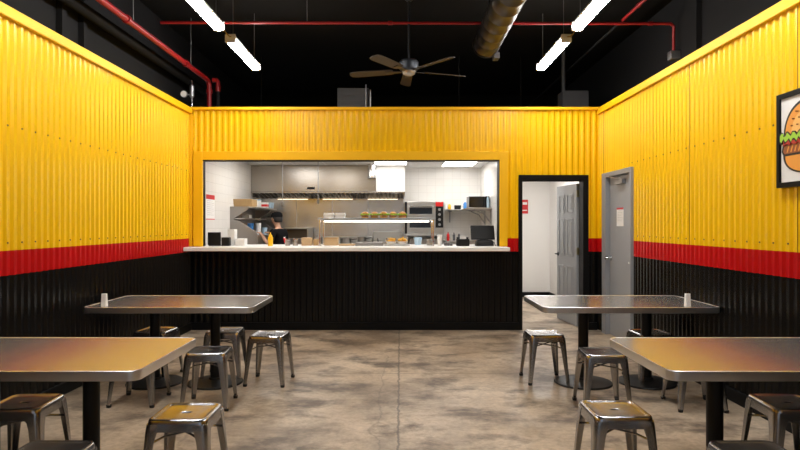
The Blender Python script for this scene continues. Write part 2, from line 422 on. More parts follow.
bm = BM(); box(bm, HX0, 3.02, 11.88, 11.9, 0, .10); box(bm, 3.0, 3.02, YB + .4, 11.88, 0, .10); struct('baseboard_corridor', bm, M['black'], bev=.003)

# serving hatch trim
bm = BM()
box(bm, -2.86, WX0 + .035, YB - .04, YB, 1.16, 2.475)
box(bm, WX1 - .022, 1.487, YB - .04, YB, 1.16, 2.475)
box(bm, WX0 + .035, WX1 - .022, YB - .04, YB, WZ1 - .012, 2.475)
w1 = struct('window_1', bm, M['yellow'], bev=.004)
bm = BM()
box(bm, WX0, WX0 + .014, YB - .02, YB + .16, 1.16, WZ1); box(bm, WX1 - .028, WX1, YB - .02, YB + .16, 1.16, WZ1); box(bm, WX0 + .014, WX1 - .028, YB - .02, YB + .16, WZ1 - .02, WZ1)
obj('inner_frame', bm, M['black'], w1, bev=.003)

# doorway with the six-panel door standing open
bm = BM()
box(bm, HX0, HX0 + .05, YB - .035, YB + .16, 0, HZ); box(bm, HX1 - .075, HX1, YB - .035, YB + .16, 0, HZ); box(bm, HX0 + .05, HX1 - .075, YB - .035, YB + .16, HZ - .07, HZ)
box(bm, HX0 + .05, HX0 + .065, YB + .05, YB + .10, 0, HZ - .07); box(bm, HX0 + .05, HX1 - .075, YB + .05, YB + .10, HZ - .085, HZ - .07)
d1 = struct('door_1', bm, M['black'], bev=.003)
def six_panel(parent):
    W, T, H = .80, .04, 2.035
    leaf = None
    bm = BM(); box(bm, 0, W, -T / 2, T / 2, 0, H)
    rows = ((1.62, 1.90), (.98, 1.54), (.20, .84))
    for sgn in (1, -1):
        for (x0, x1) in ((.12, .36), (.45, .69)):
            for z0, z1 in rows:
                ya, yb = sorted((sgn * (T / 2 - .001), sgn * (T / 2 + .006)))
                t = .018
                box(bm, x0, x1, ya, yb, z0, z0 + t); box(bm, x0, x1, ya, yb, z1 - t, z1); box(bm, x0, x0 + t, ya, yb, z0 + t, z1 - t); box(bm, x1 - t, x1, ya, yb, z0 + t, z1 - t)
                box(bm, x0 + .05, x1 - .05, ya, yb, z0 + .05, z1 - .05)
    leaf = obj('door_leaf', bm, M['door_grey'], None, bev=.003); leaf.parent = parent
    leaf.location = (HX1 - .082, YB + .185, .012); leaf.rotation_euler = (0, 0, math.radians(94.8))
    def sub(name, bm, mat, **kw):
        o = obj(name, bm, mat, None, **kw); o.parent = leaf; return o
    for z in (.22, 1.02, 1.84):
        bm = BM(); tube(bm, [(-.005, -.028, z), (-.005, -.028, z + .10)], .009); box(bm, -.004, 0.0, -.02, .02, z, z + .1); sub('hinge', bm, M['brass'])
    for s in (1, -1):
        bm = BM(); tube(bm, [(.74, s * .02, 1.0), (.74, s * .026, 1.0)], .032, 16); tube(bm, [(.74, s * .026, 1.0), (.74, s * .065, 1.0)], .011, 12); tube(bm, [(.745, s * .065, 1.0), (.63, s * .065, .995)], .010, 10); sub('door_handle', bm, M['fan_metal'])
six_panel(d1)

# closed grey metal door in the right wall
bm = BM()
FX0, FX1 = XR - .045, XR + .15
box(bm, FX0, FX1, DY1 - .14, DY1, 0, DZ); box(bm, FX0, FX1, DY0, DY0 + .05, 0, DZ); box(bm, FX0, FX1, DY0 + .05, DY1 - .14, DZ - .06, DZ)
d2 = struct('door_2', bm, M['door_grey'], bev=.004)
bm = BM(); box(bm, XR + .015, XR + .06, DY0 + .054, DY1 - .144, .008, DZ - .064); leaf2 = obj('door_leaf', bm, M['door_grey'], d2, bev=.003)
yk = DY1 - .20
XD = XR + .021
bm = BM(); tube(bm, [(XD - .006, yk, 1.02), (XD - .014, yk, 1.02)], .034, 18); tube(bm, [(XD - .014, yk, 1.02), (XD - .055, yk, 1.02)], .012, 12); tube(bm, [(XD - .05, yk + .005, 1.02), (XD - .06, yk + .005, 1.02), (XD - .085, yk + .005, 1.02)], [.02, .028, .022], 16)
obj('door_knob', bm, M['chrome'], leaf2)
bm = BM(); tube(bm, [(XD - .006, DY0 + .12, 1.0), (XD - .012, DY0 + .12, 1.0)], .024, 16); tube(bm, [(XD - .012, DY0 + .12, 1.0), (XD - .04, DY0 + .12, 1.0)], .012, 12)
obj('deadbolt', bm, M['chrome'], leaf2)
bm = BM(); box(bm, XD - .06, XD - .005, DY0 + .30, DY0 + .55, 1.97, 2.03); obj('door_closer', bm, M['grey_metal'], leaf2, bev=.006)
bm = BM(); tube(bm, [(XD - .05, DY0 + .40, 2.035), (XD - .12, DY0 + .55, 2.07), (XD - .045, DY0 + .75, 2.10)], .009, 8); obj('closer_arm', bm, M['grey_metal'], leaf2)

# ------------------------------------------------------------------ paper notices
def notice(name, label, plane, c, w, h, head=.2, lines=7):
    """plane 'R': on a face looking to -x ; 'L': looking to +x ; 'B': looking to -y"""
    t = thing(name, label, 'sign', c)
    def rect(bm, u0, u1, v0, v1, d):
        x, y, z = c
        if plane == 'R': box(bm, x - d, x, y - u1, y - u0, z + v0, z + v1)
        if plane == 'L': box(bm, x, x + d, y + u0, y + u1, z + v0, z + v1)
        if plane == 'B': box(bm, x + u0, x + u1, y - d, y, z + v0, z + v1)
    bm = BM(); rect(bm, -w / 2, w / 2, -h / 2, h / 2, .002); obj('sheet', bm, M['paper'], t)
    bm = BM(); rect(bm, -w / 2, w / 2, h / 2 - h * head, h / 2, .003); obj('heading', bm, M['red_print'], t)
    bm = BM()
    for k in range(lines):
        v = h / 2 - h * head - h * (.8 - .12 + (.0)) * (k + .8) / (lines + .6)
        rect(bm, -w * .38, w * (.38 if k % 3 else .25), v - h * .006, v + h * .006, .0028)
    obj('printed_line', bm, M['grey_print'], t)
    return t
notice('door_notice', 'white paper notice with a thin red heading taped to the closed grey door', 'R', (XR + .0145, 7.49, 1.56), .225, .235, .10)
nk = notice('menu_notice', 'tall white notice with red heading on the white tiles left of the kitchen', 'L', (-2.8605, 8.9, 1.72), .40, .38, .18, 8)
bm = BM(); box(bm, -2.8605, -2.857, 8.70, 9.10, 1.535, 1.55); obj('footer_band', bm, M['red_print'], nk)
# red sign inside the corridor
t = thing('corridor_sign', 'small red sign with white marks on the corridor wall behind the doorway', 'sign', (2.47, 11.9, 1.82))
bm = BM(); box(bm, 2.36, 2.58, 11.885, 11.9, 1.68, 1.96); obj('sign_board', bm, M['red_print'], t, bev=.003)
bm = BM(); box(bm, 2.47, 2.56, 11.882, 11.886, 1.86, 1.91); obj('white_symbol', bm, M['paper'], t)
bm = BM(); box(bm, 2.46, 2.56, 11.882, 11.886, 1.735, 1.755); obj('white_line', bm, M['paper'], t)

# ------------------------------------------------------------------ burger picture on the right wall
def picture():
    x0 = XR - AMP; Y0, Y1, Z0, Z1 = 4.28, 3.61, 1.73, 2.40
    t = thing('framed_burger_picture', 'black framed square picture of a cartoon burger on the right yellow wall', 'picture', (x0, (Y0 + Y1) / 2, Z0))
    f = .036
    bm = BM(); box(bm, x0 - .035, x0, Y1, Y1 + f, Z0, Z1); box(bm, x0 - .035, x0, Y0 - f, Y0, Z0, Z1); box(bm, x0 - .035, x0, Y1 + f, Y0 - f, Z0, Z0 + f); box(bm, x0 - .035, x0, Y1 + f, Y0 - f, Z1 - f, Z1)
    obj('picture_frame', bm, M['black'], t, bev=.003)
    bm = BM(); box(bm, x0 - .020, x0 - .002, Y1 + f, Y0 - f, Z0 + f, Z1 - f); pb = obj('picture_board', bm, M['art_white'], t)
    lay = [0]
    def flat(name, poly, mat):
        lay[0] += 1; d = .020 + .0006 * lay[0]
        bm = BM(); prism(bm, [(Y0 - u, Z0 + v) for u, v in poly], 'x', x0 - d, x0 - .020); return obj(name, bm, mat, pb, smooth=False)
    def scale(poly, cx, cy, s): return [(cx + (u - cx) * s[0], cy + (v - cy) * s[1]) for u, v in poly]
    cx = .335
    def dome(w, z0, h, n=26, p=2.3):
        pts = []
        for k in range(n + 1):
            a = PI - PI * k / n
            c, s = math.cos(a), math.sin(a)
            pts.append((cx + w * math.copysign(abs(c) ** (2 / p), c), z0 + h * abs(s) ** (2 / p)))
        return pts
    top = dome(.255, .345, .235)
    flat('bun_outline', [(cx - .285, .325)] + dome(.275, .335, .265) + [(cx + .285, .325)], M['art_black'])
    flat('bun_top', [(cx - .258, .345)] + top + [(cx + .258, .345)], M['art_bun'])
    flat('bun_shine', scale(top, cx - .02, .40, (.72, .70)), M['art_bun_light'])
    bot = [(u, .44 - (v - .345) * .55 - .22) for u, v in dome(.25, .345, .22)]
    flat('bun_outline', scale(bot, cx, .16, (1.10, 1.2)), M['art_black'])
    flat('bun_base', bot, M['art_bun'])
    def wavy(w, zc, amp, thick, n, ph=0):
        up = [(cx - w + 2 * w * k / n, zc + thick + amp * math.sin(k * 1.9 + ph)) for k in range(n + 1)]
        dn = [(cx + w - 2 * w * k / n, zc - thick + amp * math.sin(k * 2.3 + ph)) for k in range(n + 1)]
        return up + dn
    flat('patty_outline', [(cx - .29, .255), (cx - .27, .225), (cx + .27, .225), (cx + .29, .255), (cx + .275, .31), (cx - .275, .31)], M['art_black'])
    flat('patty', [(cx - .272, .255), (cx - .255, .236), (cx + .255, .236), (cx + .272, .255), (cx + .26, .30), (cx - .26, .30)], M['art_brown'])
    for k in range(12):
        u = cx - .235 + k * .041
        flat('patty_stroke', [(u, .245), (u + .012, .245), (u + .030, .288), (u + .018, .288)], M['art_bun'])
    flat('tomato', wavy(.262, .318, .008, .018, 24), M['art_red'])
    flat('lettuce_outline', wavy(.305, .348, .016, .030, 30), M['art_black'])
    flat('lettuce', wavy(.295, .350, .016, .019, 30), M['art_green'])
    for row, (v, n_, w_) in enumerate(((.425, 7, .36), (.470, 6, .32), (.515, 5, .24), (.552, 3, .11))):
        for k in range(n_):
            u = cx - w_ / 2 + w_ * k / (n_ - 1)
            flat('sesame', [(u, v), (u + .004, v - .003), (u + .009, v + .005), (u + .004, v + .007)], M['art_brown'])
picture()

# ------------------------------------------------------------------ serving counter slab
bm = BM(); pr = [(XL + .02, YB - .31), (1.472, YB - .31), (1.472, YB - .045), (1.355, YB - .045), (1.355, 9.05), (-2.752, 9.05), (-2.752, YB - .045), (XL + .02, YB - .045)]
prism(bm, pr, 'z', 1.105, 1.157)
single('countertop', bm, M['counter'], 'long white countertop running through the serving hatch above the black panelling', 'countertop', bev=.006)
bm = BM()
for x in (-2.5, -1.2, .1, 1.2):
    prism(bm, [(YB - .018, 1.105), (YB - .25, 1.105), (YB - .018, .93)], 'x', x - .012, x + .012)
# kitchen-side base carrying the counter
bm = BM(); box(bm, -2.752, 1.355, YB + .165, 8.98, 0, 1.105)
t = single('base_cabinet', bm, M['steel'], 'long steel cabinet base under the white countertop on the kitchen side', 'cabinet', bev=.004)

# ------------------------------------------------------------------ tables
def make_table():
    W, D = 1.45, .85
    t = thing('dining_table', 'x', 'table', group='steel dining tables')
    bm = BM(); loft(bm, [[(x, y, z) for x, y in rrect(W / 2 - .003, D / 2 - .003, .055)] for z in (.712, .7555)]); obj('tabletop', bm, M['table'], t)
    bm = BM()
    prof = [(-.003, .709), (.0, .7065), (.003, .709), (.004, .732), (.003, .755), (0.0, .7575), (-.003, .755)]
    loft(bm, [[(x, y, z) for x, y in rrect(W / 2 + o, D / 2 + o, .055)] for o, z in prof], cap0=False, cap1=False); obj('edge_band', bm, M['edge'], t)
    for x in (-.28, .28):
        bm = BM(); lathe(bm, [(.0, .03), (.044, .03), (.044, .70), (.0, .70)], (x, 0, 0), 20); p = obj('pedestal', bm, M['iron'], t)
        bm = BM(); lathe(bm, [(.0, 0), (.25, 0), (.252, .008), (.245, .016), (.12, .030), (.06, .040), (.055, .055), (.0, .055)], (x, 0, 0), 40); obj('base_plate', bm, M['iron'], p)
        bm = BM(); box(bm, x - .028, x + .028, -.30, .30, .685, .713); box(bm, x - .16, x + .16, -.028, .028, .685, .713); obj('mounting_bracket', bm, M['iron'], p, bev=.003)
    return t
tb = make_table(); TBX = 1.97
tabs = [((-1.99, 5.465), 'long steel table beside the left wall nearer the serving counter'),
        ((1.99, 5.465), 'long steel table in front of the grey door on the right'),
        ((-1.998, 3.285), 'foreground steel table reflecting yellow, at the left edge of the picture'),
        ((2.032, 3.285), 'foreground steel table reflecting yellow, at the right edge of the picture')]
for i, ((x, y), lab) in enumerate(tabs):
    if i == 0: tb.location = (x, y, 0); tb['label'] = lab
    else:
        q = dup(tb, (x, y, 0), 0, lab)
        if i == 1: q.scale.x = 1.045   # this one is a little longer

def tent(x, y, lab):
    bm = BM()
    loft(bm, [[(x + a, y + b, z) for a, b in rrect(.021, d, min(.004, d * .9), 2)] for z, d in ((.7578, .024), (.80, .019), (.868, .012))])
    single('table_card', bm, M['paper'], lab, 'table card', 'white table cards', origin=(x, y, .7578))
tent(-2.555, 5.10, 'small upright white card on the left table near the serving counter')
tent(2.485, 5.10, 'small upright white card on the right table by the grey door')

# ------------------------------------------------------------------ stools
def make_stool():
    t = thing('metal_stool', 'x', 'stool', group='backless metal stools')
    def ring(h, r, z, n=6): return [(x, y, z) for x, y in rrect(h, h, r, n)]
    cnt = len(rrect(.1, .1, .02, 6))
    def slot(a, b, z):
        rr = rrect(.1, .1, .05, 6); out = []
        for x, y in rr:
            an = math.atan2(y, x); out.append((a * math.cos(an), b * math.sin(an), z))
        return out
    bm = BM()
    loft(bm, [slot(.024, .010, .4385), slot(.024, .010, .440), slot(.026, .012, .4412), slot(.030, .0155, .4428), slot(.040, .024, .4433), ring(.085, .03, .4435), ring(.122, .030, .4435), ring(.131, .032, .446), ring(.138, .034, .4505), ring(.146, .036, .4505), ring(.1525, .038, .447), ring(.1555, .040, .440), ring(.158, .040, .425), ring(.1625, .040, .388), ring(.1595, .038, .388), ring(.153, .037, .425), ring(.146, .034, .440), ring(.12, .03, .438), slot(.026, .012, .437), slot(.024, .010, .4385)], cap0=False, cap1=False)
    obj('seat', bm, M['stool'], t, ang=50)
    bm = BM(); loft(bm, [slot(.0245, .0105, .405), slot(.0245, .0105, .4415), slot(.0215, .008, .4415), slot(.0215, .008, .412)]); obj('hole_shade_cup', bm, M['rubber'], t)  # closed black cup gives the open seat hole its shade by colour
    for sx in (1, -1):
        for sy in (1, -1):
            bm = BM(); rings = []
            for z, hc, w, r in ((.425, .1600, .072, .030), (.39, .1645, .070, .030), (.34, .1675, .058, .027), (.20, .1765, .046, .022), (.055, .187, .035, .018), (.018, .1895, .033, .017)):
                sec = []
                outer = [(hc, hc - w), (hc, hc - r)] + [(hc - r + r * math.cos(a), hc - r + r * math.sin(a)) for a in [PI / 2 * k / 6 for k in range(1, 6)]] + [(hc - r, hc), (hc - w, hc)]
                th = .005; ri = max(r - th, .004)
                inner = [(hc - w, hc - th)] + [(hc - th - ri + ri * math.cos(a), hc - th - ri + ri * math.sin(a)) for a in [PI / 2 * k / 6 for k in range(6, -1, -1)]] + [(hc - th, hc - w)]
                for a, b in outer + inner: sec.append((sx * a, sy * b, z))
                rings.append(sec)
            loft(bm, rings); leg = obj('leg', bm, M['stool'], t, ang=45)
            bm = BM(); loft(bm, [[(sx * (.1735 + a), sy * (.1735 + b), z) for a, b in rrect(s, s, .008, 3)] for z, s in ((0, .0155), (.022, .0175))]); obj('rubber_foot', bm, M['rubber'], leg)
    # crossed braces joining opposite legs
    for s in (1, -1):
        bm = BM()
        tube(bm, [(-.158, -.158 * s, .315), (-.09, -.09 * s, .338 + .002 * s), (.09, .09 * s, .338 + .002 * s), (.158, .158 * s, .315)], .0065, 8)
        obj('brace', bm, M['stool'], t)
    return t
st = make_stool()
stools = [  # x, depth, turn, label
    (-1.165, 3.22, 0, 'metal stool at the aisle end of the foreground left table'),
    (1.19, 3.27, 0, 'metal stool at the aisle end of the foreground right table'),
    (-1.55, 4.80, 4, 'metal stool on the near side of the farther left table, aisle end'),
    (-2.16, 4.90, 0, 'metal stool showing only its legs behind the foreground left table'),
    (-1.215, 5.50, -5, 'metal stool on open floor at the aisle end of the farther left table'),
    (-1.69, 5.70, 3, 'metal stool behind the pedestals of the farther left table, nearest the aisle'),
    (-2.36, 5.72, -6, 'metal stool behind the farther left table, the one closest to the left wall'),
    (-2.16, 3.40, 3, 'metal stool under the foreground left table, cut by the left edge of the picture'),
    (-1.585, 2.635, 0, 'metal stool cropped at the bottom left of the picture, mostly below the frame'),
    (1.62, 4.74, -3, 'dark seated metal stool in front of the farther right table pedestal'),
    (1.355, 5.56, 2, 'pale seated metal stool at the aisle end of the farther right table'),
    (2.37, 5.60, 4, 'metal stool behind the farther right table, in front of the grey door'),
    (2.375, 4.775, -3, 'metal stool showing only its legs behind the foreground right table'),
    (2.235, 3.40, -3, 'metal stool under the foreground right table, cut by the right edge of the picture'),
    (1.60, 2.635, 0, 'metal stool cropped at the bottom right of the picture, mostly below the frame'),
]
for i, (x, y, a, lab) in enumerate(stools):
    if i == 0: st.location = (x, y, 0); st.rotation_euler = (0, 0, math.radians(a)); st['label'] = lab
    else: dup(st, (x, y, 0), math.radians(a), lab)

# ------------------------------------------------------------------ ceiling lamps of the dining room
LZ = 3.60
def make_lamp():
    t = thing('tube_light', 'x', 'ceiling light', group='suspended tube lights')
    Ln = 1.25
    bm = BM(); box(bm, -.045, .045, -Ln / 2, Ln / 2, .012, .06); obj('housing', bm, M['fixture'], t, bev=.006)
    bm = BM()
    prof = [(-.055, .012), (-.060, -.005), (-.050, -.025), (-.025, -.040), (.025, -.040), (.050, -.025), (.060, -.005), (.055, .012)]
    loft(bm, [[(x, y, z) for x, z in prof] for y in (-Ln / 2 + .03, Ln / 2 - .03)]); obj('diffuser', bm, M['tube'], t)
    for s in (-1, 1):
        bm = BM(); y0, y1 = sorted((s * (Ln / 2 - .03), s * (Ln / 2 + .005))); box(bm, -.06, .06, y0, y1, -.036, .062); obj('end_cap', bm, M['fixture'], t, bev=.006)
        bm = BM(); tube(bm, [(0, s * (Ln / 2 - .12), .06), (0, s * (Ln / 2 - .12), ZC - LZ + .01)], .004, 6); obj('suspension_wire', bm, M['wire'], t)
    bm = BM(); tube(bm, [(.01, -Ln / 2, .03), (.02, -Ln / 2 - .08, .005), (.02, -Ln / 2 - .2, .0), (.01, -Ln / 2 - .36, .03)], .006, 6); obj('link_cable', bm, M['cable'], t)
    return t
lamp = make_lamp(); first = True
where = {7.43: 'closest to the serving hatch wall', 5.78: 'second from the serving hatch wall', 4.13: 'third from the serving hatch wall', 2.48: 'fourth from the serving hatch wall', .83: 'fifth from the serving hatch wall', -.82: 'at the far end behind the tables'}
for sx, nm in ((-1.96, 'left'), (1.92, 'right')):
    for y in (7.43, 5.78, 4.13, 2.48):
        lab = 'lit tube lamp of the %s hanging row, %s' % (nm, where[y])
        if first: lamp.location = (sx, y, LZ); lamp['label'] = lab; first = False
        else: dup(lamp, (sx, y, LZ), 0, lab)

# ------------------------------------------------------------------ ceiling fan
def fan(x, y, z):
    t = thing('ceiling_fan', 'dark five-bladed ceiling fan hanging on a long rod', 'ceiling fan', (x, y, z))
    bm = BM(); tube(bm, [(x, y, z + .12), (x, y, ZC - .06)], .014, 12); obj('downrod', bm, M['fan_metal'], t)
    bm = BM(); lathe(bm, [(0, 0), (.03, 0), (.07, .05), (.07, .075), (0, .075)], (x, y, ZC - .075), 20); obj('canopy', bm, M['fan_metal'], t)
    bm = BM(); lathe(bm, [(0, -.01), (.085, -.01), (.115, .01), (.12, .03), (.12, .10), (.10, .125), (.03, .14), (0, .14)], (x, y, z), 28); obj('motor', bm, M['fan_metal'], t)
    bm = BM(); lathe(bm, [(0, -.07), (.04, -.066), (.075, -.045), (.085, -.01), (0, -.01)], (x, y, z), 24); obj('switch_housing', bm, M['grey_metal'], t)
    for k in range(5):
        a = math.radians(93 + 72 * k); R = Matrix.Rotation(a, 3, 'Z') @ Matrix.Rotation(math.radians(13), 3, 'X')
        bm = BM(); poly = [(.20, -.05), (.24, -.062), (.70, -.072), (.755, -.055), (.775, 0), (.755, .055), (.70, .072), (.24, .062), (.20, .05)]
        prism(bm, poly, 'z', -.006, .004)
        for v in bm.verts: v.co = R @ v.co + Vector((x, y, z - .005))
        bl = obj('blade', bm, M['fan_wood'], t, bev=.002)
        bm = BM(); prism(bm, [(.09, -.018), (.30, -.03), (.30, .03), (.09, .018)], 'z', -.013, -.006)
        for v in bm.verts: v.co = R @ v.co + Vector((x, y, z - .005))
        obj('blade_arm', bm, M['fan_metal'], bl)
fan(.11, 7.3, 3.37)

# ------------------------------------------------------------------ pipes, duct and boxes overhead
def pipe(name, pts, r, mat, label, cat='pipe', couplings=(), cmat=None, hangers=()):
    t = thing(name, label, cat, pts[0])
    bm = BM(); tube(bm, pts, r, 14); obj('pipe_run', bm, mat, t)
    for c, d in couplings:
        c, d = Vector(c), Vector(d)
        bm = BM(); tube(bm, [c - d * .03, c - d * .028, c + d * .028, c + d * .03], [r, r * 1.35, r * 1.35, r], 14); obj('coupling', bm, cmat or mat, t)
    for c in hangers:
        bm = BM(); tube(bm, [(c[0], c[1], c[2] + r), (c[0], c[1], ZC + .01)], .005, 6); obj('hanger_rod', bm, M['wire'], t)
    return t
px, pz = -2.87, 3.62
pipe('sprinkler_pipe', [(px, YF + .3, pz), (px, 8.72, pz), (px + .01, 8.79, pz - .02), (px + .02, 8.82, pz - .09), (px + .02, 8.82, 2.73)], .034, M['red_pipe'], 'thick red sprinkler pipe running along the left wall top and dropping at the corner',
     couplings=[((px, 6.2, pz), (0, 1, 0)), ((px, 7.9, pz), (0, 1, 0)), ((px, 5.0, pz), (0, 1, 0)), ((px + .02, 8.82, 3.45), (0, 0, 1))], cmat=M['red_pipe'], hangers=[(px, 6.35, pz), (px, 8.1, pz), (px, 3.6, pz)])
pipe('branch_pipe', [(-2.80, 8.82, pz), (-2.745, 8.82, pz), (-2.72, 8.82, pz - .03), (-2.72, 8.82, 3.45)], .034, M['red_pipe'], 'short red pipe elbow beside the corner drop of the thick red pipe')
pipe('drain_pipe', [(-2.72, 8.82, 3.45), (-2.72, 8.82, 2.73)], .026, M['upper_black'], 'dark vertical pipe under the short red elbow near the left corner')
pipe('conduit_pipe', [(-3.14, YF + .3, 3.60), (-3.14, 9.6, 3.60)], .06, M['matte_black'], 'fat black pipe between the red sprinkler pipe and the left wall')
pipe('cross_pipe', [(-2.96, 7.3, 3.963), (3.35, 7.3, 3.948), (3.385, 7.3, 3.915), (3.385, 7.3, 3.60)], .0185, M['red_pipe'], 'thin red pipe crossing the whole dark ceiling from side to side', couplings=[((-.12, 7.3, 3.956), (1, 0, 0)), ((3.1, 7.3, 3.949), (1, 0, 0))], hangers=[(-1.15, 7.3, 3.96)])
pipe('feeder_pipe', [(2.75, YF - .15, 3.99), (2.75, 7.3, 3.99)], .019, M['red_pipe'], 'thin red pipe slanting to the top of the picture above the right wall', couplings=[((2.75, 6.8, 3.99), (0, 1, 0))], hangers=[(2.75, 5.0, 3.99)])
pipe('black_pipe', [(2.75, 7.34, 3.99), (2.75, 13.0, 3.99)], .017, M['upper_black'], 'thin dark pipe continuing behind the red crossing pipe on the right')
bm = BM(); box(bm, 3.33, 3.451, 7.25, 7.35, 3.50, 3.605); single('junction_box', bm, M['grey_metal'], 'small grey box at the end of the red crossing pipe on the right', 'electrical box', bev=.006)
# pressure gauge and valve by the left corner
t = thing('pressure_gauge', 'round white gauge on a silver valve pipe in the left corner above the yellow wall', 'gauge', (-2.97, 8.42, 3.1))
bm = BM(); tube(bm, [(-2.97, 8.42, 2.73), (-2.97, 8.42, 3.52)], .012, 10); obj('riser', bm, M['chrome'], t)
bm = BM(); tube(bm, [(-2.97, 8.42, 3.27), (-2.97, 8.42, 3.29), (-2.97, 8.42, 3.44), (-2.97, 8.42, 3.46)], [.014, .032, .032, .014], 14); obj('valve_body', bm, M['grey_metal'], t)
bm = BM(); tube(bm, [(-2.97, 8.42, 3.31), (-3.06, 8.36, 3.31)], .008, 8); tube(bm, [(-3.06, 8.375, 3.31), (-3.06, 8.345, 3.31)], .048, 22); gd = obj('dial_case', bm, M['grey_metal'], t)
bm = BM(); tube(bm, [(-3.06, 8.3455, 3.31), (-3.06, 8.343, 3.31)], .043, 22); obj('dial_face', bm, M['paper'], gd)
# spiral duct
t = thing('spiral_duct', 'big round metal air duct coming in from the top right of centre', 'air duct', (1.10, 7.6, 3.755))
bm = BM(); rings = []
n = 28; y = YF + .4; k = 0
prof = []
while y < 7.45:
    prof += [(y, .163), (y + .255, .163), (y + .262, .167), (y + .275, .167), (y + .28, .163)]; y += .285
loft(bm, [[(1.10 + r * math.cos(2 * PI * i / n), yy, 3.755 + r * math.sin(2 * PI * i / n)) for i in range(n)] for yy, r in prof]); obj('duct_run', bm, M['duct'], t)
ye = prof[-1][0]
bm = BM(); loft(bm, [[(1.10 + r * math.cos(2 * PI * i / n), yy, 3.755 + r * math.sin(2 * PI * i / n)) for i in range(n)] for yy, r in ((ye, .164), (ye, .175), (ye + .04, .175), (ye + .10, .13))]); obj('end_cone', bm, M['duct'], t)
bm = BM(); box(bm, 1.19, 1.26, ye - .02, ye + .12, 3.57, 3.65); obj('damper_bracket', bm, M['grey_box'], t, bev=.004)
bm = BM(); tube(bm, [(.935, 6.2, 3.755), (.935, 6.2, ZC + .01)], .010, 6); tube(bm, [(1.265, 6.2, 3.755), (1.265, 6.2, ZC + .01)], .012, 6); obj('hanger_strap', bm, M['upper_black'], t)
# units standing on the kitchen roof
RZ = KC + .12
t = thing('roof_unit', 'grey louvred ventilation unit behind the yellow wall top, left of the fan', 'ventilation unit', (-.74, 9.6, RZ))
bm = BM(); box(bm, -1.0, -.50, 9.4, 9.85, RZ, 3.64); rb = obj('casing', bm, M['grey_box'], t, bev=.01)
bm = BM()
for k in range(9): box(bm, -.97, -.60, 9.392, 9.4, 2.95 + k * .07, 2.99 + k * .07)
obj('louvre', bm, M['grey_box'], t)
bm = BM(); tube(bm, [(-.54, 9.36, RZ), (-.54, 9.36, 3.68)], .012); tube(bm, [(-.47, 9.36, RZ), (-.47, 9.36, 3.60)], .012); obj('riser_pipe', bm, M['grey_metal'], t)
t = thing('switch_cabinet', 'plain grey cabinet behind the yellow wall top near the right corner', 'cabinet', (2.82, 9.6, RZ))
bm = BM(); box(bm, 2.62, 3.04, 9.5, 9.8, RZ, 3.62); obj('casing', bm, M['grey_box'], t, bev=.01)
bm = BM(); tube(bm, [(2.66, 9.6, 3.62), (2.66, 9.6, ZC)], .03); obj('riser_pipe', bm, M['grey_box'], t)
for x, lab in ((-2.35, 'thin dark conduit rising behind the yellow wall left of the left lamp'), (1.0, 'thin dark conduit rising behind the yellow wall right of the fan'), (2.05, 'thin dark conduit rising behind the yellow wall under the right lamp')):
    bm = BM(); tube(bm, [(x, 10.0, RZ), (x, 10.0, ZC)], .011, 8); single('conduit', bm, M['upper_black'], lab, 'pipe', origin=(x, 10.0, RZ))

# ------------------------------------------------------------------ kitchen lamps
def ceil_panel(x, y, lab, w=.575, l=1.03, z=KC):
    t = thing('ceiling_panel_light', lab, 'ceiling light', (x, y, z - .012), 'kitchen ceiling panels')
    bm = BM(); box(bm, x - w / 2 - .012, x + w / 2 + .012, y - l / 2 - .012, y + l / 2 + .012, z - .0125, z - .0065); obj('frame', bm, M['white_plastic'], t)
    bm = BM(); box(bm, x - w / 2, x + w / 2, y - l / 2, y + l / 2, z - .015, z - .0125); obj('diffuser', bm, M['panel_glow'], t)
ceil_panel(-.17, 10.60, 'lit square ceiling panel beside the top of the steel hood')
ceil_panel(1.10, 10.9, 'lit square ceiling panel at the right end of the kitchen')
ceil_panel(-2.0, 9.75, 'lit ceiling panel over the counter at the left of the kitchen')
ceil_panel(-1.25, 9.1, 'unseen ceiling panel added over the middle of the counter to brighten the left tiles')  # extra panel out of view, added to lift the dim left tile wall
ceil_panel(.45, 9.2, 'lit ceiling panel over the counter at the right of the kitchen')
t = thing('corridor_fill_light', 'unseen panel added on the ceiling to brighten the white corridor', 'ceiling light', (2.3, 9.9, KC - .012))  # out-of-view lamp added so the corridor reads bright white
bm = BM(); box(bm, 2.0, 2.6, 9.35, 10.45, KC - .012, KC); obj('frame', bm, M['white_plastic'], t)
bm = BM(); box(bm, 2.02, 2.58, 9.37, 10.43, KC - .015, KC - .012); obj('diffuser', bm, M['corridor_fill_glow'], t)
t = thing('downlight', 'small round lit downlight in the kitchen ceiling above the hood front', 'ceiling light', (-1.5, 10.28, KC))
bm = BM(); lathe(bm, [(0, -.012), (.06, -.012), (.065, -.0065), (0, -.0065)], (-1.5, 10.28, KC), 20); obj('ring', bm, M['white_plastic'], t)
bm = BM(); lathe(bm, [(0, -.016), (.045, -.016), (.045, -.012), (0, -.012)], (-1.5, 10.28, KC), 20); obj('lens', bm, M['spot_glow'], t)

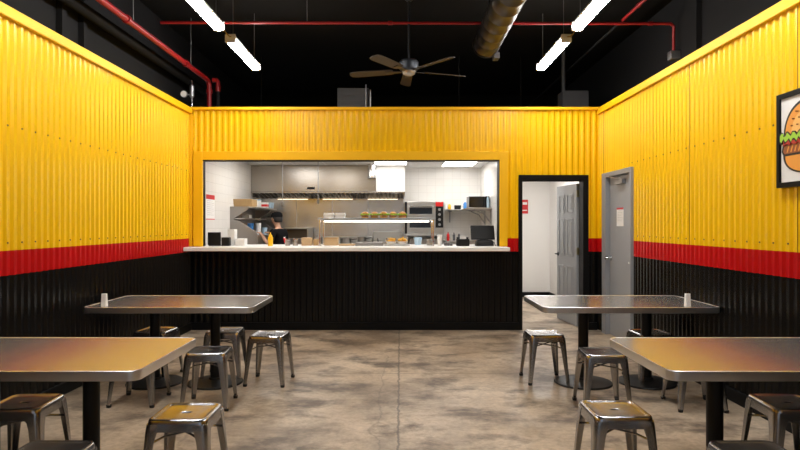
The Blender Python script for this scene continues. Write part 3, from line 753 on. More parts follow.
# ------------------------------------------------------------------ exhaust hood
HY = 11.3
t = thing('exhaust_hood', 'wide stainless steel exhaust hood over the cooking line', 'exhaust hood', (-1.6, HY, 2.05))
bm = BM(); box(bm, -2.855, -.46, HY, KB - .02, 2.09, KC - .006); obj('canopy', bm, M['hood_steel'], t, bev=.004)
bm = BM(); box(bm, -.457, .096, HY, KB - .02, 2.09, KC - .006); obj('end_panel', bm, M['white_plastic'], t, bev=.003)
bm = BM(); box(bm, -2.855, .096, HY - .012, HY + .03, 2.06, 2.09); box(bm, .066, .096, HY + .03, KB - .02, 2.0, 2.09); box(bm, -2.855, -2.825, HY + .03, KB - .02, 2.0, 2.09); obj('lip', bm, M['hood_steel'], t, bev=.003)
bm = BM()
k = 0; x = -2.76
while x < .05:
    v = box(bm, x, x + .045, HY + .04, KB - .03, 2.06, 2.08)
    for w in v:
        w.co.z -= (w.co.y - HY) * .15
    x += .082
box(bm, -2.69, .06, HY + .03, KB - .03, 2.083, 2.09)
obj('baffle_filters', bm, M['filter'], t, smooth=False)
bm = BM(); box(bm, -1.78, -1.63, HY - .006, HY, 2.135, 2.175); obj('rating_plate', bm, M['black_plastic'], t)
for x in (-2.15, -1.25, -.35):
    bm = BM(); box(bm, x - .30, x + .30, 11.815, 11.84, 1.962, 1.970); obj('hood_lamp', bm, M['hood_glow'], t)
bm = BM(); lathe(bm, [(0, 0), (.095, 0), (.095, .012), (.082, .014), (.082, .255), (0, .255)], (-.53, 11.19, 2.345), 24); single('vent_pipe', bm, M['chrome'], 'short shiny round vent pipe hanging from the kitchen ceiling in front of the hood', 'vent pipe', origin=(-.53, 11.19, 2.345))
for (x, z0, lab) in ((-2.11, 1.80, 'long steel ladle hanging from a rod in front of the hood, left one'), (-1.47, 1.85, 'long steel ladle hanging from a rod in front of the hood, right one')):
    tt = thing('hanging_ladle', lab, 'ladle', (x, 10.6, z0))
    bm = BM(); tube(bm, [(x, 10.6, z0 + .05), (x, 10.6, KC - .006)], .006, 8); obj('rod', bm, M['grey_metal'], tt)
    bm = BM(); lathe(bm, [(0, 0), (.018, .005), (.026, .03), (.026, .08), (.020, .08), (.018, .035), (0, .02)], (x, 10.6, z0 - .02), 14); obj('scoop', bm, M['steel_dark'], tt)
# steel wall behind the cooking line
bm = BM()
for k in range(4):
    x0 = -2.80 + k * .72; box(bm, x0, x0 + .716, KB - .018, KB - .0005, 0, 1.99)
single('backsplash', bm, M['splash_steel'], 'stainless steel wall panel behind the cooking line under the hood', 'wall panel', bev=.002)

# ------------------------------------------------------------------ prep station on the left
SX0, SX1, SY0, SY1 = -2.86, -2.40, 9.92, 11.6
t = thing('prep_station', 'tall steel prep station with slanted open side and shelf against the left kitchen wall', 'prep station', (-2.66, 10.8, 0))
bm = BM(); box(bm, SX0 + .01, SX1 - .005, SY0 + .03, SY1 - .03, 0, 1.28); obj('cabinet_body', bm, M['steel'], t, bev=.004)
poly = [(SX0, 0), (SX1, 0), (SX1, 1.32), (-2.69, 1.516), (-2.81, 1.55), (-2.55, 1.715), (-2.55, 1.765), (SX0, 1.765)]
for y in (SY0, SY1 - .02):
    bm = BM(); prism(bm, poly, 'y', y, y + .02); obj('side_panel', bm, M['steel_dark'], t, bev=.002)
bm = BM(); box(bm, SX0, SX0 + .015, SY0 + .02, SY1 - .02, 1.28, 1.765); obj('back_panel', bm, M['steel_dark'], t)
bm = BM(); box(bm, SX0 + .015, -2.42, SY0 + .021, SY1 - .021, 1.74, 1.765); obj('overshelf', bm, M['steel'], t, bev=.003)
bm = BM(); box(bm, SX0 + .015, -2.62, SY0 + .021, SY1 - .021, 1.555, 1.57); obj('middle_shelf', bm, M['steel'], t, bev=.002)
# goods on it
def carton(name, x0, x1, y0, y1, z0, z1, mat, lab, cat='box', group=None, lid=None, band=None):
    tt = thing(name, lab, cat, ((x0 + x1) / 2, (y0 + y1) / 2, z0), group)
    bm = BM(); box(bm, x0, x1, y0, y1, z0, z1); obj('carton_body', bm, mat, tt, bev=.004)
    if lid:
        bm = BM(); box(bm, x0 - .004, x1 + .004, y0 - .004, y1 + .004, z1, z1 + .014); obj('lid', bm, lid, tt, bev=.003)
    if band:
        bm = BM(); h = z1 - z0; box(bm, x0 - .002, x1 + .002, y0 - .002, y1 + .002, z0 + h * .25, z0 + h * .65); obj('printed_band', bm, band, tt)
    return tt
# open cardboard tray
tt = thing('cardboard_tray', 'open brown cardboard tray at the near end of the left shelf', 'box', (-2.70, 10.30, 1.7655))
bm = BM(); box(bm, -2.85, -2.54, 10.14, 10.48, 1.7655, 1.775)
for a in ((-2.85, -2.54, 10.14, 10.147), (-2.85, -2.54, 10.473, 10.48), (-2.85, -2.843, 10.147, 10.473), (-2.547, -2.54, 10.147, 10.473)): box(bm, *a, 1.775, 1.895)
obj('tray_body', bm, M['card'], tt)
bm = BM(); v = obox(bm, (-2.71, 10.13, 1.85), (.33, .006, .10), Matrix.Rotation(math.radians(14), 3, 'X')); obj('flap', bm, M['card'], tt)
carton('white_carton', -2.70, -2.53, 10.60, 10.76, 1.7655, 1.895, M['white_plastic'], 'white carton beside the cardboard tray on the left shelf', lid=M['pale_blue'])
carton('red_carton', -2.58, -2.45, 10.88, 11.02, 1.7655, 1.87, M['paper'], 'red and white carton on the left shelf above the cook', band=M['ketchup'])
def cup(name, c, r, h, mat, lab, cat='cup', group=None, rim=True):
    bm = BM(); lathe(bm, [(0, 0), (r * .8, 0), (r, h), (r * 1.06, h), (r * 1.06, h + .006), (r * .9, h + .006), (r * .72, .01), (0, .01)], c, 18); return single(name, bm, mat, lab, cat, group, origin=c)
cup('plastic_tub', (-2.49, 11.16, 1.7655), .055, .10, M['pale_blue'], 'pale blue plastic tub at the far end of the left shelf, nearer one', 'tub', 'tubs on the left shelf')
cup('plastic_tub', (-2.48, 11.36, 1.7655), .055, .11, M['pale_blue'], 'pale blue plastic tub at the far end of the left shelf, farther one', 'tub', 'tubs on the left shelf')
cup('blue_tub', (-2.66, 10.50, 1.2805), .055, .20, M['blue_plastic'], 'blue tub standing inside the prep station', 'tub')
cup('white_tub', (-2.55, 10.62, 1.2805), .05, .20, M['white_plastic'], 'white tub standing inside the prep station beside the blue one', 'tub')
cup('clear_tub', (-2.49, 10.85, 1.2805), .05, .12, M['pale_blue'], 'low pale tub inside the prep station close to the cook', 'tub')
bm = BM(); box(bm, -2.78, -2.66, 10.4, 10.6, 1.5705, 1.63); single('small_box', bm, M['white_plastic'], 'little white box on the middle shelf of the prep station', 'box', bev=.003)

# ------------------------------------------------------------------ cooking line at the back
t = thing('salamander_grill', 'steel salamander grill with dark open front beside the cook', 'grill', (-1.98, 11.4, 0))
bm = BM(); box(bm, -2.22, -1.74, 11.2, 11.8, 0, 1.20); obj('cabinet_body', bm, M['steel_dark'], t, bev=.004)
bm = BM(); box(bm, -2.22, -1.74, 11.2, 11.8, 1.375, 1.40); box(bm, -2.22, -2.195, 11.2, 11.8, 1.20, 1.375); box(bm, -1.765, -1.74, 11.2, 11.8, 1.20, 1.375); obj('grill_frame', bm, M['steel'], t, bev=.003)
bm = BM(); box(bm, -2.195, -1.765, 11.3, 11.78, 1.20, 1.37); obj('fire_box', bm, M['filter'], t)
t = thing('griddle', 'wide low steel griddle under the middle of the hood', 'griddle', (-1.1, 11.4, 0))
bm = BM(); box(bm, -1.70, -.55, 11.15, 11.8, 0, 1.06); obj('cabinet_body', bm, M['steel_dark'], t, bev=.004)
bm = BM(); box(bm, -1.70, -.55, 11.15, 11.8, 1.06, 1.09); box(bm, -1.70, -.55, 11.76, 11.8, 1.09, 1.22); box(bm, -1.70, -1.68, 11.15, 11.76, 1.09, 1.16); box(bm, -.57, -.55, 11.15, 11.76, 1.09, 1.16); obj('cooking_plate', bm, M['steel'], t, bev=.003)
for k in range(5):
    x = -1.58 + k * .23; bm = BM(); tube(bm, [(x, 11.15, .98), (x, 11.115, .98)], .022, 12); obj('knob', bm, M['black_plastic'], t)
t = thing('deep_fryer', 'steel deep fryer with black basket handles at the right end of the cooking line', 'fryer', (-.25, 11.4, 0))
bm = BM(); box(bm, -.53, .04, 11.15, 11.8, 0, 1.09); box(bm, -.53, .04, 11.74, 11.8, 1.09, 1.32); obj('cabinet_body', bm, M['steel'], t, bev=.004)
for x in (-.42, -.25, -.08):
    bm = BM(); box(bm, x - .06, x + .06, 11.35, 11.68, 1.09, 1.13); fb = obj('basket', bm, M['steel_dark'], t, bev=.003)
    bm = BM(); tube(bm, [(x, 11.35, 1.12), (x, 11.22, 1.17), (x, 11.10, 1.19)], .012, 8); obj('handle', bm, M['black_plastic'], fb)
for (x, y, r, h, lab) in ((-1.45, 11.40, .09, .12, 'left steel pot on the griddle'), (-1.05, 11.45, .11, .10, 'middle steel pot on the griddle'), (-.74, 11.4, .08, .13, 'right steel pot on the griddle')):
    tt = thing('cooking_pot', lab, 'pot', (x, y, 1.0905), 'pots on the griddle')
    bm = BM(); lathe(bm, [(0, 0), (r, 0), (r, h), (r * 1.05, h + .004), (r * .93, h + .004), (r * .93, .01), (0, .01)], (x, y, 1.0905), 20); obj('pot_body', bm, M['steel_dark'], tt)
    bm = BM(); tube(bm, [(x + r, y, 1.0905 + h * .8), (x + r + .11, y - .04, 1.0905 + h * .9)], .009, 8); obj('handle', bm, M['black_plastic'], tt)

# ------------------------------------------------------------------ double deck oven
OX0, OX1, OY = .09, .84, 11.2
t = thing('deck_oven', 'double deck steel oven with a red-topped control column on a stand', 'oven', (.46, 11.5, 0))
bm = BM(); box(bm, OX0, OX1, OY, 11.84, 1.28, 1.895); obj('oven_body', bm, M['steel'], t, bev=.006)
for k, z in enumerate((1.355, 1.615)):
    bm = BM(); box(bm, OX0 + .06, OX1 - .20, OY - .022, OY, z, z + .20); dr = obj('oven_door', bm, M['steel'], t, bev=.004)
    bm = BM(); box(bm, OX0 + .09, OX1 - .23, OY - .026, OY - .022, z + .045, z + .165); obj('glass', bm, M['screen'], dr)
    bm = BM(); tube(bm, [(OX0 + .09, OY - .055, z + .188), (OX1 - .23, OY - .055, z + .188)], .010, 10)
    for x in (OX0 + .11, OX1 - .25): tube(bm, [(x, OY - .02, z + .188), (x, OY - .055, z + .188)], .007, 8)
    obj('door_handle', bm, M['chrome'], dr)
bm = BM(); box(bm, OX1 - .165, OX1 - .02, OY - .018, OY, 1.40, 1.805); cp = obj('control_panel', bm, M['black_plastic'], t, bev=.003)
for k in range(4):
    bm = BM(); tube(bm, [(OX1 - .092, OY - .018, 1.46 + k * .095), (OX1 - .092, OY - .045, 1.46 + k * .095)], .026, 14); obj('knob', bm, M['grey_metal'], cp)
bm = BM(); box(bm, OX1 - .165, OX1 - .02, OY - .019, OY, 1.806, 1.892); obj('red_badge', bm, M['ketchup'], t, bev=.002)
bm = BM(); box(bm, OX0 - .002, OX0 + .045, OY - .012, OY, 1.285, 1.89); obj('corner_strip', bm, M['black_plastic'], t)
bm = BM()
for x in (OX0 + .02, OX1 - .06):
    for y in (OY + .02, 11.78): box(bm, x, x + .04, y, y + .04, 0, 1.28)
box(bm, OX0, OX1, OY, 11.84, 1.245, 1.28); box(bm, OX0, OX1, OY, 11.84, 1.03, 1.055); obj('stand', bm, M['steel'], t, bev=.003)
bm = BM(); box(bm, OX0 + .10, OX1 - .12, OY + .1, 11.7, 1.0555, 1.19); single('oven_tray', bm, M['steel_dark'], 'stack of dark trays on the stand shelf under the oven', 'tray', bev=.004)

# ------------------------------------------------------------------ corner wall shelf, microwave, bottles
t = thing('wall_shelf', 'white wall shelf running round the right corner of the kitchen', 'shelf', (1.25, 11.6, 1.745))
bm = BM(); prism(bm, [(.87, KB - .36), (1.20, KB - .36), (1.20, 10.35), (KR, 10.35), (KR, KB), (.87, KB)], 'z', 1.735, 1.757); obj('shelf_board', bm, M['steel'], t, bev=.003)
for (y) in (10.45, 11.2):
    bm = BM(); box(bm, 1.30, KR, y - .012, y + .012, 1.71, 1.735); box(bm, KR - .02, KR, y - .012, y + .012, 1.46, 1.71); tube(bm, [(1.34, y, 1.71), (1.50, y, 1.64), (1.61, y, 1.48)], .010, 8); obj('bracket', bm, M['grey_metal'], t)
bm = BM(); box(bm, 1.0 - .012, 1.0 + .012, KB - .3, KB, 1.71, 1.735); box(bm, 1.0 - .012, 1.0 + .012, KB - .02, KB, 1.5, 1.71); obj('bracket', bm, M['grey_metal'], t)
ZS = 1.7575
t = thing('microwave', 'black microwave oven on the corner wall shelf', 'microwave', (1.41, 10.8, ZS))
bm = BM(); box(bm, 1.235, 1.605, 10.60, 10.95, ZS, ZS + .215); mb = obj('casing', bm, M['grey_metal'], t, bev=.008)
bm = BM(); box(bm, 1.24, 1.52, 10.580, 10.60, ZS + .012, ZS + .205); md = obj('door', bm, M['screen'], t, bev=.004)
bm = BM(); tube(bm, [(1.505, 10.565, ZS + .03), (1.505, 10.565, ZS + .19)], .007, 8); tube(bm, [(1.505, 10.58, ZS + .04), (1.505, 10.565, ZS + .04)], .005, 6); tube(bm, [(1.505, 10.58, ZS + .18), (1.505, 10.565, ZS + .18)], .005, 6); obj('handle', bm, M['black_plastic'], md)
bm = BM(); box(bm, 1.523, 1.602, 10.583, 10.60, ZS + .012, ZS + .205); obj('control_panel', bm, M['black_plastic'], t, bev=.003)
def bottle(name, c, r, h, mat, capm, lab, cat='bottle', group=None):
    tt = thing(name, lab, cat, c, group)
    bm = BM(); lathe(bm, [(0, 0), (r * .95, 0), (r, .008), (r, h * .62), (r * .85, h * .72), (r * .38, h * .80), (r * .36, h * .86), (0, h * .86)], c, 18); obj('bottle_body', bm, mat, tt)
    bm = BM(); lathe(bm, [(r * .44, h * .84), (r * .44, h * .90), (r * .2, h * .93), (r * .12, h), (0, h)], c, 14); obj('cap', bm, capm, tt)
bottle('mustard_jar', (.98, 11.68, ZS), .03, .13, M['mustard'], M['white_plastic'], 'small yellow bottle at the left end of the corner shelf')
bottle('white_bottle', (.90, 11.66, ZS), .028, .12, M['white_plastic'], M['white_plastic'], 'small white bottle at the very left end of the corner shelf')
bm = BM(); loft(bm, [[(x, y, z) for x, y in rrect(.065 * s, .06 * s, .015, 4, 1.135, 11.62)] for z, s in ((ZS, .92), (ZS + .075, 1), (ZS + .08, .97))]); single('black_tub', bm, M['black_plastic'], 'low black tub on the corner shelf between the yellow and blue bottles', 'tub')
bottle('spray_bottle', (1.27, 11.5, ZS), .036, .17, M['blue_plastic'], M['white_plastic'], 'blue spray bottle on the corner shelf left of the microwave')
bottle('glass_bottle', (1.555, 10.43, ZS), .022, .24, M['pale_blue'], M['white_plastic'], 'slim pale bottle on the corner shelf right of the microwave')
# counter under the shelf
t = thing('back_counter', 'steel back counter in the right kitchen corner below the shelf', 'cabinet', (1.24, 11.5, 0))
bm = BM(); box(bm, .88, KR - .01, 11.15, KB - .01, 0, 1.12); obj('cabinet_body', bm, M['steel'], t, bev=.004)
bm = BM(); box(bm, .87, KR - .005, 11.13, KB - .005, 1.12, 1.15); obj('worktop', bm, M['steel'], t, bev=.003)
bottle('ketchup_bottle', (.925, 11.35, 1.1505), .028, .17, M['ketchup'], M['ketchup'], 'red ketchup bottle on the back counter beside the oven')
bottle('dark_bottle', (1.04, 11.38, 1.1505), .025, .16, M['grey_box'], M['black_plastic'], 'grey bottle next to the red one on the back counter', group='grey bottles')
bottle('slim_bottle', (1.14, 11.4, 1.1505), .022, .16, M['grey_box'], M['white_plastic'], 'slim grey bottle with pale cap on the back counter')

# ------------------------------------------------------------------ heated pass shelf on the counter
CT = 1.1575
PX0, PX1, PY0, PY1 = -1.175, .505, 8.43, 8.88
t = thing('heated_pass_shelf', 'long steel food pass shelf on posts with a lit heat strip on the counter', 'shelf', ((PX0 + PX1) / 2, 8.65, CT))
bm = BM(); box(bm, PX0, PX1, PY0 - .02, PY1 + .02, 1.535, 1.558); obj('shelf_board', bm, M['steel'], t, bev=.004)
for x in (PX0 + .028, PX1 - .028):
    for y in (PY0 + .01, PY1 - .01):
        bm = BM(); tube(bm, [(x, y, CT + .008), (x, y, 1.535)], .014, 12); ps = obj('post', bm, M['chrome'], t)
        bm = BM(); lathe(bm, [(0, 0), (.03, 0), (.03, .006), (.015, .01), (0, .01)], (x, y, CT), 16); obj('foot', bm, M['chrome'], ps)
bm = BM(); box(bm, PX0 + .07, PX1 - .07, PY0 + .06, PY0 + .16, 1.518, 1.535); hs = obj('heat_lamp_housing', bm, M['steel'], t)
bm = BM(); box(bm, PX0 + .09, PX1 - .09, PY0 + .055, PY0 + .15, 1.498, 1.518); obj('heat_lamp', bm, M['heat_glow'], hs, bev=.004)
PS = 1.5585
def food_carton(x, y, z, w, h, lab):
    tt = thing('takeout_box', lab, 'takeout box', (x, y, z), 'white takeout boxes')
    bm = BM(); loft(bm, [[(x + a, y + b, zz) for a, b in rrect(w / 2 * s, .07 * s, .012, 3)] for zz, s in ((z, .86), (z + h * .6, 1))]); obj('box_base', bm, M['white_plastic'], tt)
    bm = BM(); loft(bm, [[(x + a, y + b, zz) for a, b in rrect(w / 2 * s, .07 * s, .012, 3)] for zz, s in ((z + h * .6, 1.03), (z + h * .68, 1.03), (z + h, .9))]); obj('lid', bm, M['white_plastic'], tt)
food_carton(-1.035, 8.62, PS, .15, .075, 'white takeout box at the left end of the pass shelf, left of two')
food_carton(-.872, 8.62, PS, .15, .075, 'white takeout box at the left end of the pass shelf, right of two')

def make_burger():
    t = thing('burger', 'x', 'burger', group='burgers on the pass shelf')
    R = .056; n = 28
    bm = BM(); lathe(bm, [(0, 0), (R * .9, 0), (R, .006), (R, .014), (R * .95, .018), (0, .018)], n=n); obj('bun_base', bm, M['bun'], t)
    bm = BM(); lathe(bm, [(0, .019), (R * .98, .019), (R * 1.04, .026), (R, .033), (0, .034)], n=n); obj('patty', bm, M['patty'], t)
    bm = BM(); c = R * 1.12; a = [(c, c * .5), (c * .5, c), (-c * .5, c), (-c, c * .5), (-c, -c * .5), (-c * .5, -c), (c * .5, -c), (c, -c * .5)]; loft(bm, [[(x, y, .0335 + (-.008 if abs(x) + abs(y) > c * 1.2 else 0)) for x, y in a], [(x, y, .0365 + (-.008 if abs(x) + abs(y) > c * 1.2 else 0)) for x, y in a]]); obj('cheese', bm, M['cheese'], t)
    bm = BM(); lathe(bm, [(0, .037), (R * 1.08, .037), (R * 1.11, .042), (R * 1.08, .048), (0, .048)], n=n); obj('tomato', bm, M['tomato'], t)
    bm = BM(); m = 48
    loft(bm, [[((R * (1.17 if k else .5) + .004 * math.sin(i * 2.6)) * math.cos(2 * PI * i / m), (R * (1.17 if k else .5) + .004 * math.sin(i * 2.6)) * math.sin(2 * PI * i / m), (.049 if k else .047) + z + (.009 * math.sin(i * 1.7) if k else 0)) for i in range(m)] for k, z in ((0, 0), (1, -.006), (1, .006), (0, .008))]); obj('lettuce', bm, M['lettuce'], t)
    bm = BM(); lathe(bm, [(0, .055), (R * .86, .055), (R * .92, .061), (R * .88, .070), (R * .70, .082), (R * .36, .090), (0, .092)], n=n); obj('bun_top', bm, M['bun'], t)
    return t
bg = make_burger()
bl = ['leftmost burger on the pass shelf, nearest the white takeout boxes', 'second burger from the left on the pass shelf', 'middle burger of five on the pass shelf', 'fourth burger from the left on the pass shelf', 'rightmost burger on the pass shelf']
bp = [(-.505, 8.55), (-.37, 8.57), (-.235, 8.54), (-.10, 8.57), (.035, 8.55)]
# a serving tray under them
for i, ((x, y), lab) in enumerate(zip(bp, bl)):
    if i == 0: bg.location = (x, y, PS); bg['label'] = lab
    else: dup(bg, (x, y, PS), .5 * i, lab)
def fries(x, y, z, lab):
    tt = thing('fries_basket', lab, 'fries', (x, y, z), 'fries on the counter')
    bm = BM(); loft(bm, [[(x + a, y + b, zz) for a, b in rrect(hx, hy, .015, 4)] for zz, hx, hy in ((z, .055, .05), (z + .04, .075, .065), (z + .04, .071, .061), (z + .006, .052, .047))]); obj('paper_tray', bm, M['paper'], tt)
    bm = BM()
    for k in range(46):
        a = random.random() * 2 * PI; rr = .055 * math.sqrt(random.random())
        h = .10 - rr * .75
        R = Matrix.Rotation(random.random() * PI, 3, 'Z') @ Matrix.Rotation(random.uniform(-.7, .7), 3, 'Y')
        obox(bm, (x + rr * math.cos(a), y + rr * math.sin(a) * .85, z + .02 + random.uniform(.1, .8) * h), (.065, .009, .009), R)
    f = obj('fries_heap', bm, M['fries'], tt, smooth=False); f['kind'] = 'stuff'
fries(-.128, 8.56, CT + .021, 'heap of golden fries under the pass shelf, left of two')
fries(.035, 8.58, CT + .021, 'heap of golden fries under the pass shelf, right of two')
bm = BM(); box(bm, -.225, .14, 8.44, 8.72, CT, CT + .004)
box(bm, -.225, .14, 8.44, 8.446, CT + .004, CT + .02); box(bm, -.225, .14, 8.714, 8.72, CT + .004, CT + .02); box(bm, -.225, -.219, 8.446, 8.714, CT + .004, CT + .02); box(bm, .134, .14, 8.446, 8.714, CT + .004, CT + .02); box(bm, -.219, .134, 8.446, 8.714, CT + .016, CT + .02)
single('serving_tray', bm, M['steel'], 'flat steel tray under the two heaps of fries', 'tray', bev=.002)
bm = BM(); box(bm, -.64, -.24, 8.46, 8.76, CT, CT + .05); single('warming_tray', bm, M['steel_dark'], 'dark steel warming tray on the counter left of the fries', 'tray', bev=.006)
bm = BM(); box(bm, -.88, -.66, 8.46, 8.75, CT, CT + .022); single('cutting_board', bm, M['pine'], 'pale wooden board on the counter left of the dark tray', 'board', bev=.004)
carton('brown_carton', -1.10, -.91, 8.56, 8.76, CT, CT + .10, M['pine'], 'brown carton on the counter between the pass shelf posts', lid=M['card'])
carton('brown_carton', -1.42, -1.28, 8.50, 8.66, CT, CT + .115, M['pine'], 'brown carton on the counter left of the pass shelf')
carton('kraft_carton', -1.265, -1.20, 8.60, 8.72, CT, CT + .09, M['card'], 'narrow kraft carton squeezed beside the left pass shelf post')
# sauce dispenser jars left of it
for i, (x, lab) in enumerate(((-1.62, 'left glass jar on the counter beside the brown carton'), (-1.51, 'right glass jar on the counter beside the brown carton'))):
    tt = thing('glass_jar', lab, 'jar', (x, 8.52, CT), 'glass jars on the counter')
    bm = BM(); lathe(bm, [(0, 0), (.035, 0), (.038, .01), (.038, .075), (.03, .085), (0, .085)], (x, 8.52, CT), 18); obj('jar_body', bm, M['steel_dark'], tt)
    bm = BM(); lathe(bm, [(.033, .085), (.033, .10), (0, .10)], (x, 8.52, CT), 18); obj('lid', bm, M['chrome'], tt)

# ------------------------------------------------------------------ things on the counter front
t = thing('squeeze_bottle', 'yellow mustard squeeze bottle standing on the white countertop', 'bottle', (-1.85, 8.42, CT))
bm = BM(); lathe(bm, [(0, 0), (.033, 0), (.036, .006), (.036, .118), (.033, .128), (.024, .134), (0, .134)], (-1.85, 8.42, CT), 22); obj('bottle_body', bm, M['mustard'], t)
bm = BM(); lathe(bm, [(.027, .134), (.027, .15), (.020, .154), (.011, .165), (.005, .198), (0, .198)], (-1.85, 8.42, CT), 16); obj('nozzle', bm, M['mustard'], t)
t = thing('order_display', 'black display panel at the far left end of the countertop', 'display', (-2.575, 8.42, CT))
bm = BM(); box(bm, -2.745, -2.562, 8.42, 8.448, CT + .012, CT + .195); obj('panel', bm, M['black_plastic'], t, bev=.004)
bm = BM(); box(bm, -2.73, -2.57, 8.41, 8.50, CT, CT + .012); obj('base_plate', bm, M['black_plastic'], t, bev=.003)
bm = BM(); box(bm, -2.545, -2.435, 8.40, 8.50, CT, CT + .122)
single('card_terminal', bm, M['black_plastic'], 'small black box beside the black display panel on the countertop', 'terminal', bev=.006)
carton('white_box', -2.50, -2.40, 8.56, 8.70, CT, CT + .235, M['white_plastic'], 'tall white box behind the small black box on the countertop')
carton('white_box', -2.40 + .012, -2.25, 8.54, 8.70, CT, CT + .10, M['white_plastic'], 'low white box beside the tall white box on the countertop')
# till on the right
t = thing('till', 'black touchscreen till turned away on the right of the countertop', 'till', (1.20, 8.45, CT))
bm = BM(); loft(bm, [[(x, y, z) for x, y in rrect(hx, hy, .02, 4, 1.21, 8.47)] for z, hx, hy in ((CT, .125, .11), (CT + .06, .12, .10), (CT + .085, .10, .08))]); obj('base', bm, M['black_plastic'], t)
R = Matrix.Rotation(math.radians(-24), 3, 'X')
bm = BM(); obox(bm, (1.185, 8.47, CT + .19), (.34, .032, .215), R); sc_ = obj('monitor', bm, M['black_plastic'], t, bev=.008)
bm = BM(); obox(bm, Vector((1.185, 8.47, CT + .19)) + R @ Vector((0, .0175, 0)), (.31, .004, .185), R); obj('screen', bm, M['screen'], sc_)
bm = BM(); obox(bm, (1.20, 8.455, CT + .115), (.12, .04, .12), R); obj('neck', bm, M['black_plastic'], t, bev=.006)
bm = BM(); tube(bm, [(1.325, 8.45, CT + .03), (1.345, 8.42, CT + .05), (1.352, 8.36, CT + .008), (1.345, 8.30, CT + .008)], .006, 8); obj('cord', bm, M['black_plastic'], t)
t = thing('receipt_printer', 'black receipt printer left of the till on the countertop', 'printer', (.90, 8.42, CT))
bm = BM(); box(bm, .805, .985, 8.36, 8.52, CT, CT + .10); obj('casing', bm, M['black_plastic'], t, bev=.01)
bm = BM(); box(bm, .812, .978, 8.40, 8.515, CT + .10, CT + .125); obj('lid', bm, M['black_plastic'], t, bev=.008)
bm = BM(); v = box(bm, .85, .94, 8.385, 8.387, CT + .10, CT + .135); obj('receipt', bm, M['paper'], t)
cup('paper_cup', (.57, 8.48, CT), .036, .15, M['white_plastic'], 'tall white cup on the countertop right of the pass shelf post')
bm = BM(); lathe(bm, [(0, 0), (.04, 0), (.045, .03), (.04, .075), (.028, .085), (0, .085)], (.43, 8.62, CT), 20); single('sauce_pot', bm, M['steel_dark'], 'round grey sauce pot under the right end of the pass shelf', 'pot', origin=(.43, 8.62, CT))
bm = BM()
for k in range(3): box(bm, .64 + k * .04, .675 + k * .04, 8.48, 8.62, CT, CT + .045 - .008 * k)
single('cutlery_holder', bm, M['grey_box'], 'low grey cutlery holder between the white cup and the receipt printer', 'holder', bev=.004)
cup('kitchen_tub', (.27, 8.84, CT), .06, .11, M['pale_blue'], 'pale tub under the right half of the pass shelf', 'tub')

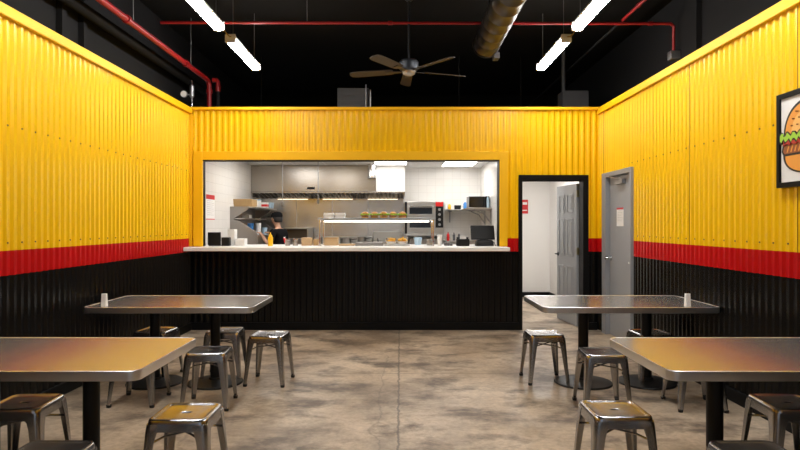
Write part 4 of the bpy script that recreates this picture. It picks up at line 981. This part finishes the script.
# ------------------------------------------------------------------ the cook
def skin(name, verts, edges, mat, parent, root=0, sub=2):
    me = bpy.data.meshes.new(name); me.from_pydata([v[0] for v in verts], edges, []); me.materials.append(mat)
    o = bpy.data.objects.new(name, me); COL.objects.link(o); o.parent = parent
    s = o.modifiers.new('Skin', 'SKIN'); s.use_smooth_shade = True; s.branch_smoothing = .6
    lay = me.skin_vertices[0].data
    for i, v in enumerate(verts):
        r = v[1]; lay[i].radius = r if isinstance(r, tuple) else (r, r); lay[i].use_root = (i == root)
    d = o.modifiers.new('Subdivision', 'SUBSURF'); d.levels = sub; d.render_levels = sub
    return o
def cook(loc, rz):
    t = thing('person', 'cook in a black T-shirt and black cap working at the prep station', 'person', (0, 0, 0))
    V, E, ID = [], [], {}
    def v(key, co, r, prev=None):
        ID[key] = len(V); V.append((co, r))
        if prev is not None: E.append((ID[prev], ID[key]))
    v('pelvis', (0, 0, .90), .125); v('waist', (0, .0, 1.03), .115, 'pelvis'); v('chest', (0, .01, 1.19), .13, 'waist'); v('upper', (0, .02, 1.32), .115, 'chest'); v('neck0', (0, .03, 1.395), .06, 'upper'); v('neck', (0, .045, 1.44), .052, 'neck0')
    v('jaw', (0, .065, 1.49), .066, 'neck'); v('face', (0, .075, 1.545), .080, 'jaw'); v('skull', (0, .065, 1.60), .080, 'face'); v('crown', (0, .06, 1.635), .05, 'skull')
    v('nose', (0, .165, 1.535), .013, 'face')
    for s, n in ((1, 'r'), (-1, 'l')):
        v('ear' + n, (s * .088, .06, 1.545), .014, 'face')
        v('hip' + n, (s * .085, 0, .78), .080, 'pelvis'); v('thigh' + n, (s * .098, .005, .66), .072, 'hip' + n); v('knee' + n, (s * .10, .01, .47), .055, 'thigh' + n); v('calf' + n, (s * .10, -.01, .33), .055, 'knee' + n); v('ankle' + n, (s * .10, -.01, .10), .036, 'calf' + n); v('ball' + n, (s * .11, .10, .035), .032, 'ankle' + n); v('toe' + n, (s * .115, .165, .03), .024, 'ball' + n)
        v('sh' + n, (s * .165, .02, 1.345), .062, 'upper'); v('ua' + n, (s * .205, .03, 1.22), .048, 'sh' + n); v('el' + n, (s * .225, .07, 1.12), .038, 'ua' + n); v('fa' + n, (s * .19, .17, 1.20), .035, 'el' + n); v('wr' + n, (s * .14, .28, 1.29), .025, 'fa' + n); v('palm' + n, (s * .13, .335, 1.317), .026, 'wr' + n)
    skin('body', V, E, M['skin'], t)
    for s in (1, -1):   # fingers, each its own short chain from the palm
        for k in range(4):
            bx = s * .13 + (k - 1.5) * .019; L = (.030, .036, .034, .026)[k]
            skin('finger', [((bx, .335, 1.318), .0095), ((bx, .335 + L, 1.326), .0088), ((bx, .335 + L * 1.8, 1.314), .008), ((bx, .335 + L * 2.2, 1.296), .007)], [(0, 1), (1, 2), (2, 3)], M['skin'], t, sub=1)
        skin('thumb', [((s * .115, .315, 1.312), .011), ((s * .085, .335, 1.312), .010), ((s * .072, .365, 1.306), .0085)], [(0, 1), (1, 2)], M['skin'], t, sub=1)
    # shirt
    V2 = [((0, 0, .84), .152), ((0, 0, .95), .150), ((0, 0, 1.06), .142), ((0, .01, 1.19), .150), ((0, .02, 1.32), .128), ((0, .03, 1.385), .072)]
    E2 = [(0, 1), (1, 2), (2, 3), (3, 4), (4, 5)]
    for s in (1, -1):
        b = len(V2); V2 += [((s * .165, .02, 1.35), .074), ((s * .205, .03, 1.22), .066), ((s * .215, .042, 1.155), .062)]; E2 += [(4, b), (b, b + 1), (b + 1, b + 2)]
    sh = skin('shirt', V2, E2, M['shirt'], t)
    V3 = [((0, 0, 1.00), .134), ((0, 0, .93), .140), ((0, 0, .87), .134)]; E3 = [(0, 1), (1, 2)]
    for s in (1, -1):
        b = len(V3); V3 += [((s * .085, 0, .78), .095), ((s * .098, .005, .66), .088), ((s * .10, .01, .47), .072), ((s * .10, -.01, .30), .066), ((s * .10, -.01, .09), .060)]; E3 += [(2, b), (b, b + 1), (b + 1, b + 2), (b + 2, b + 3), (b + 3, b + 4)]
    skin('trousers', V3, E3, M['trouser'], t)
    for s in (1, -1):
        bm = BM(); loft(bm, [[(s * .108 + a * .048 * w, .055 + b * .15 * l, z) for a, b in [(math.cos(2 * PI * i / 20), math.sin(2 * PI * i / 20)) for i in range(20)]] for z, w, l in ((0, .95, .98), (.02, 1.03, 1.03), (.05, .95, .93), (.085, .80, .55))]); obj('shoe', bm, M['shoe'], t)
    # hair and cap
    bm = BM(); n = 24
    def hr(z, rx, ry, cy): return [(rx * math.cos(2 * PI * i / n), cy + ry * math.sin(2 * PI * i / n), z) for i in range(n)]
    loft(bm, [hr(1.50, .070, .055, .030), hr(1.53, .088, .072, .036), hr(1.57, .094, .082, .046), hr(1.60, .093, .084, .055)]); obj('hair', bm, M['hair'], t)
    bm = BM(); loft(bm, [hr(1.590, .097, .104, .064), hr(1.625, .096, .102, .062), hr(1.662, .080, .086, .058), hr(1.682, .045, .05, .056), hr(1.687, .012, .012, .056)])
    prism(bm, [(-.075, .14), (-.06, .20), (-.03, .235), (.03, .235), (.06, .20), (.075, .14)], 'z', 1.590, 1.597); obj('cap', bm, M['shirt'], t)
    for s in (1, -1):
        bm = BM(); bmesh.ops.create_uvsphere(bm, u_segments=10, v_segments=8, radius=.011, matrix=Matrix.Translation((s * .030, .146, 1.558))); obj('eye', bm, M['paper'], t)
    bm = BM(); bmesh.ops.create_uvsphere(bm, u_segments=10, v_segments=8, radius=.02, matrix=Matrix.Translation((0, .142, 1.497)) @ Matrix.Diagonal((1.1, .3, .25, 1))); obj('mouth', bm, M['ketchup'], t)
    # red and white print on the back of the shirt
    for nm, mt, x0, x1, z0, z1 in (('shirt_print', 'ketchup', -.05, .05, 1.17, 1.27), ('shirt_print', 'paper', -.045, .045, 1.275, 1.295), ('shirt_print', 'paper', -.045, .045, 1.145, 1.165)):
        bm = BM(); bmesh.ops.create_grid(bm, x_segments=8, y_segments=6, size=.5)
        for v_ in bm.verts: v_.co = Vector((x0 + (v_.co.x + .5) * (x1 - x0), -.30, z0 + (v_.co.y + .5) * (z1 - z0)))
        o = obj(nm, bm, M[mt], t); sw = o.modifiers.new('Shrinkwrap', 'SHRINKWRAP'); sw.target = sh; sw.wrap_method = 'NEAREST_SURFACEPOINT'; sw.offset = .004; sw.wrap_mode = 'ABOVE_SURFACE'
    t.location = loc; t.rotation_euler = (0, 0, rz)
    return t
ck = cook((-2.09, 10.25, 0), math.radians(66))

# ------------------------------------------------------------------ camera, world, view
cam = bpy.data.cameras.new('camera'); co = bpy.data.objects.new('camera', cam); COL.objects.link(co)
co.location = (0, 0, 1.47); co.rotation_euler = (PI / 2, 0, 0)
cam.sensor_width = 36; cam.lens = 36 * 590 / 800; cam.shift_y = -1 / 800; cam.clip_start = .05
sc.camera = co
w = bpy.data.worlds.new('world'); sc.world = w; w.use_nodes = True
w.node_tree.nodes['Background'].inputs[0].default_value = (.80, .90, 1.0, 1); w.node_tree.nodes['Background'].inputs[1].default_value = .5
vs = sc.view_settings; vs.view_transform = 'Standard'; vs.look = 'None'; vs.gamma = 1; vs.exposure = .08; vs.use_curve_mapping = False
sc.cycles.use_denoising = True
sc.cycles.max_bounces = 8; sc.cycles.sample_clamp_indirect = 6
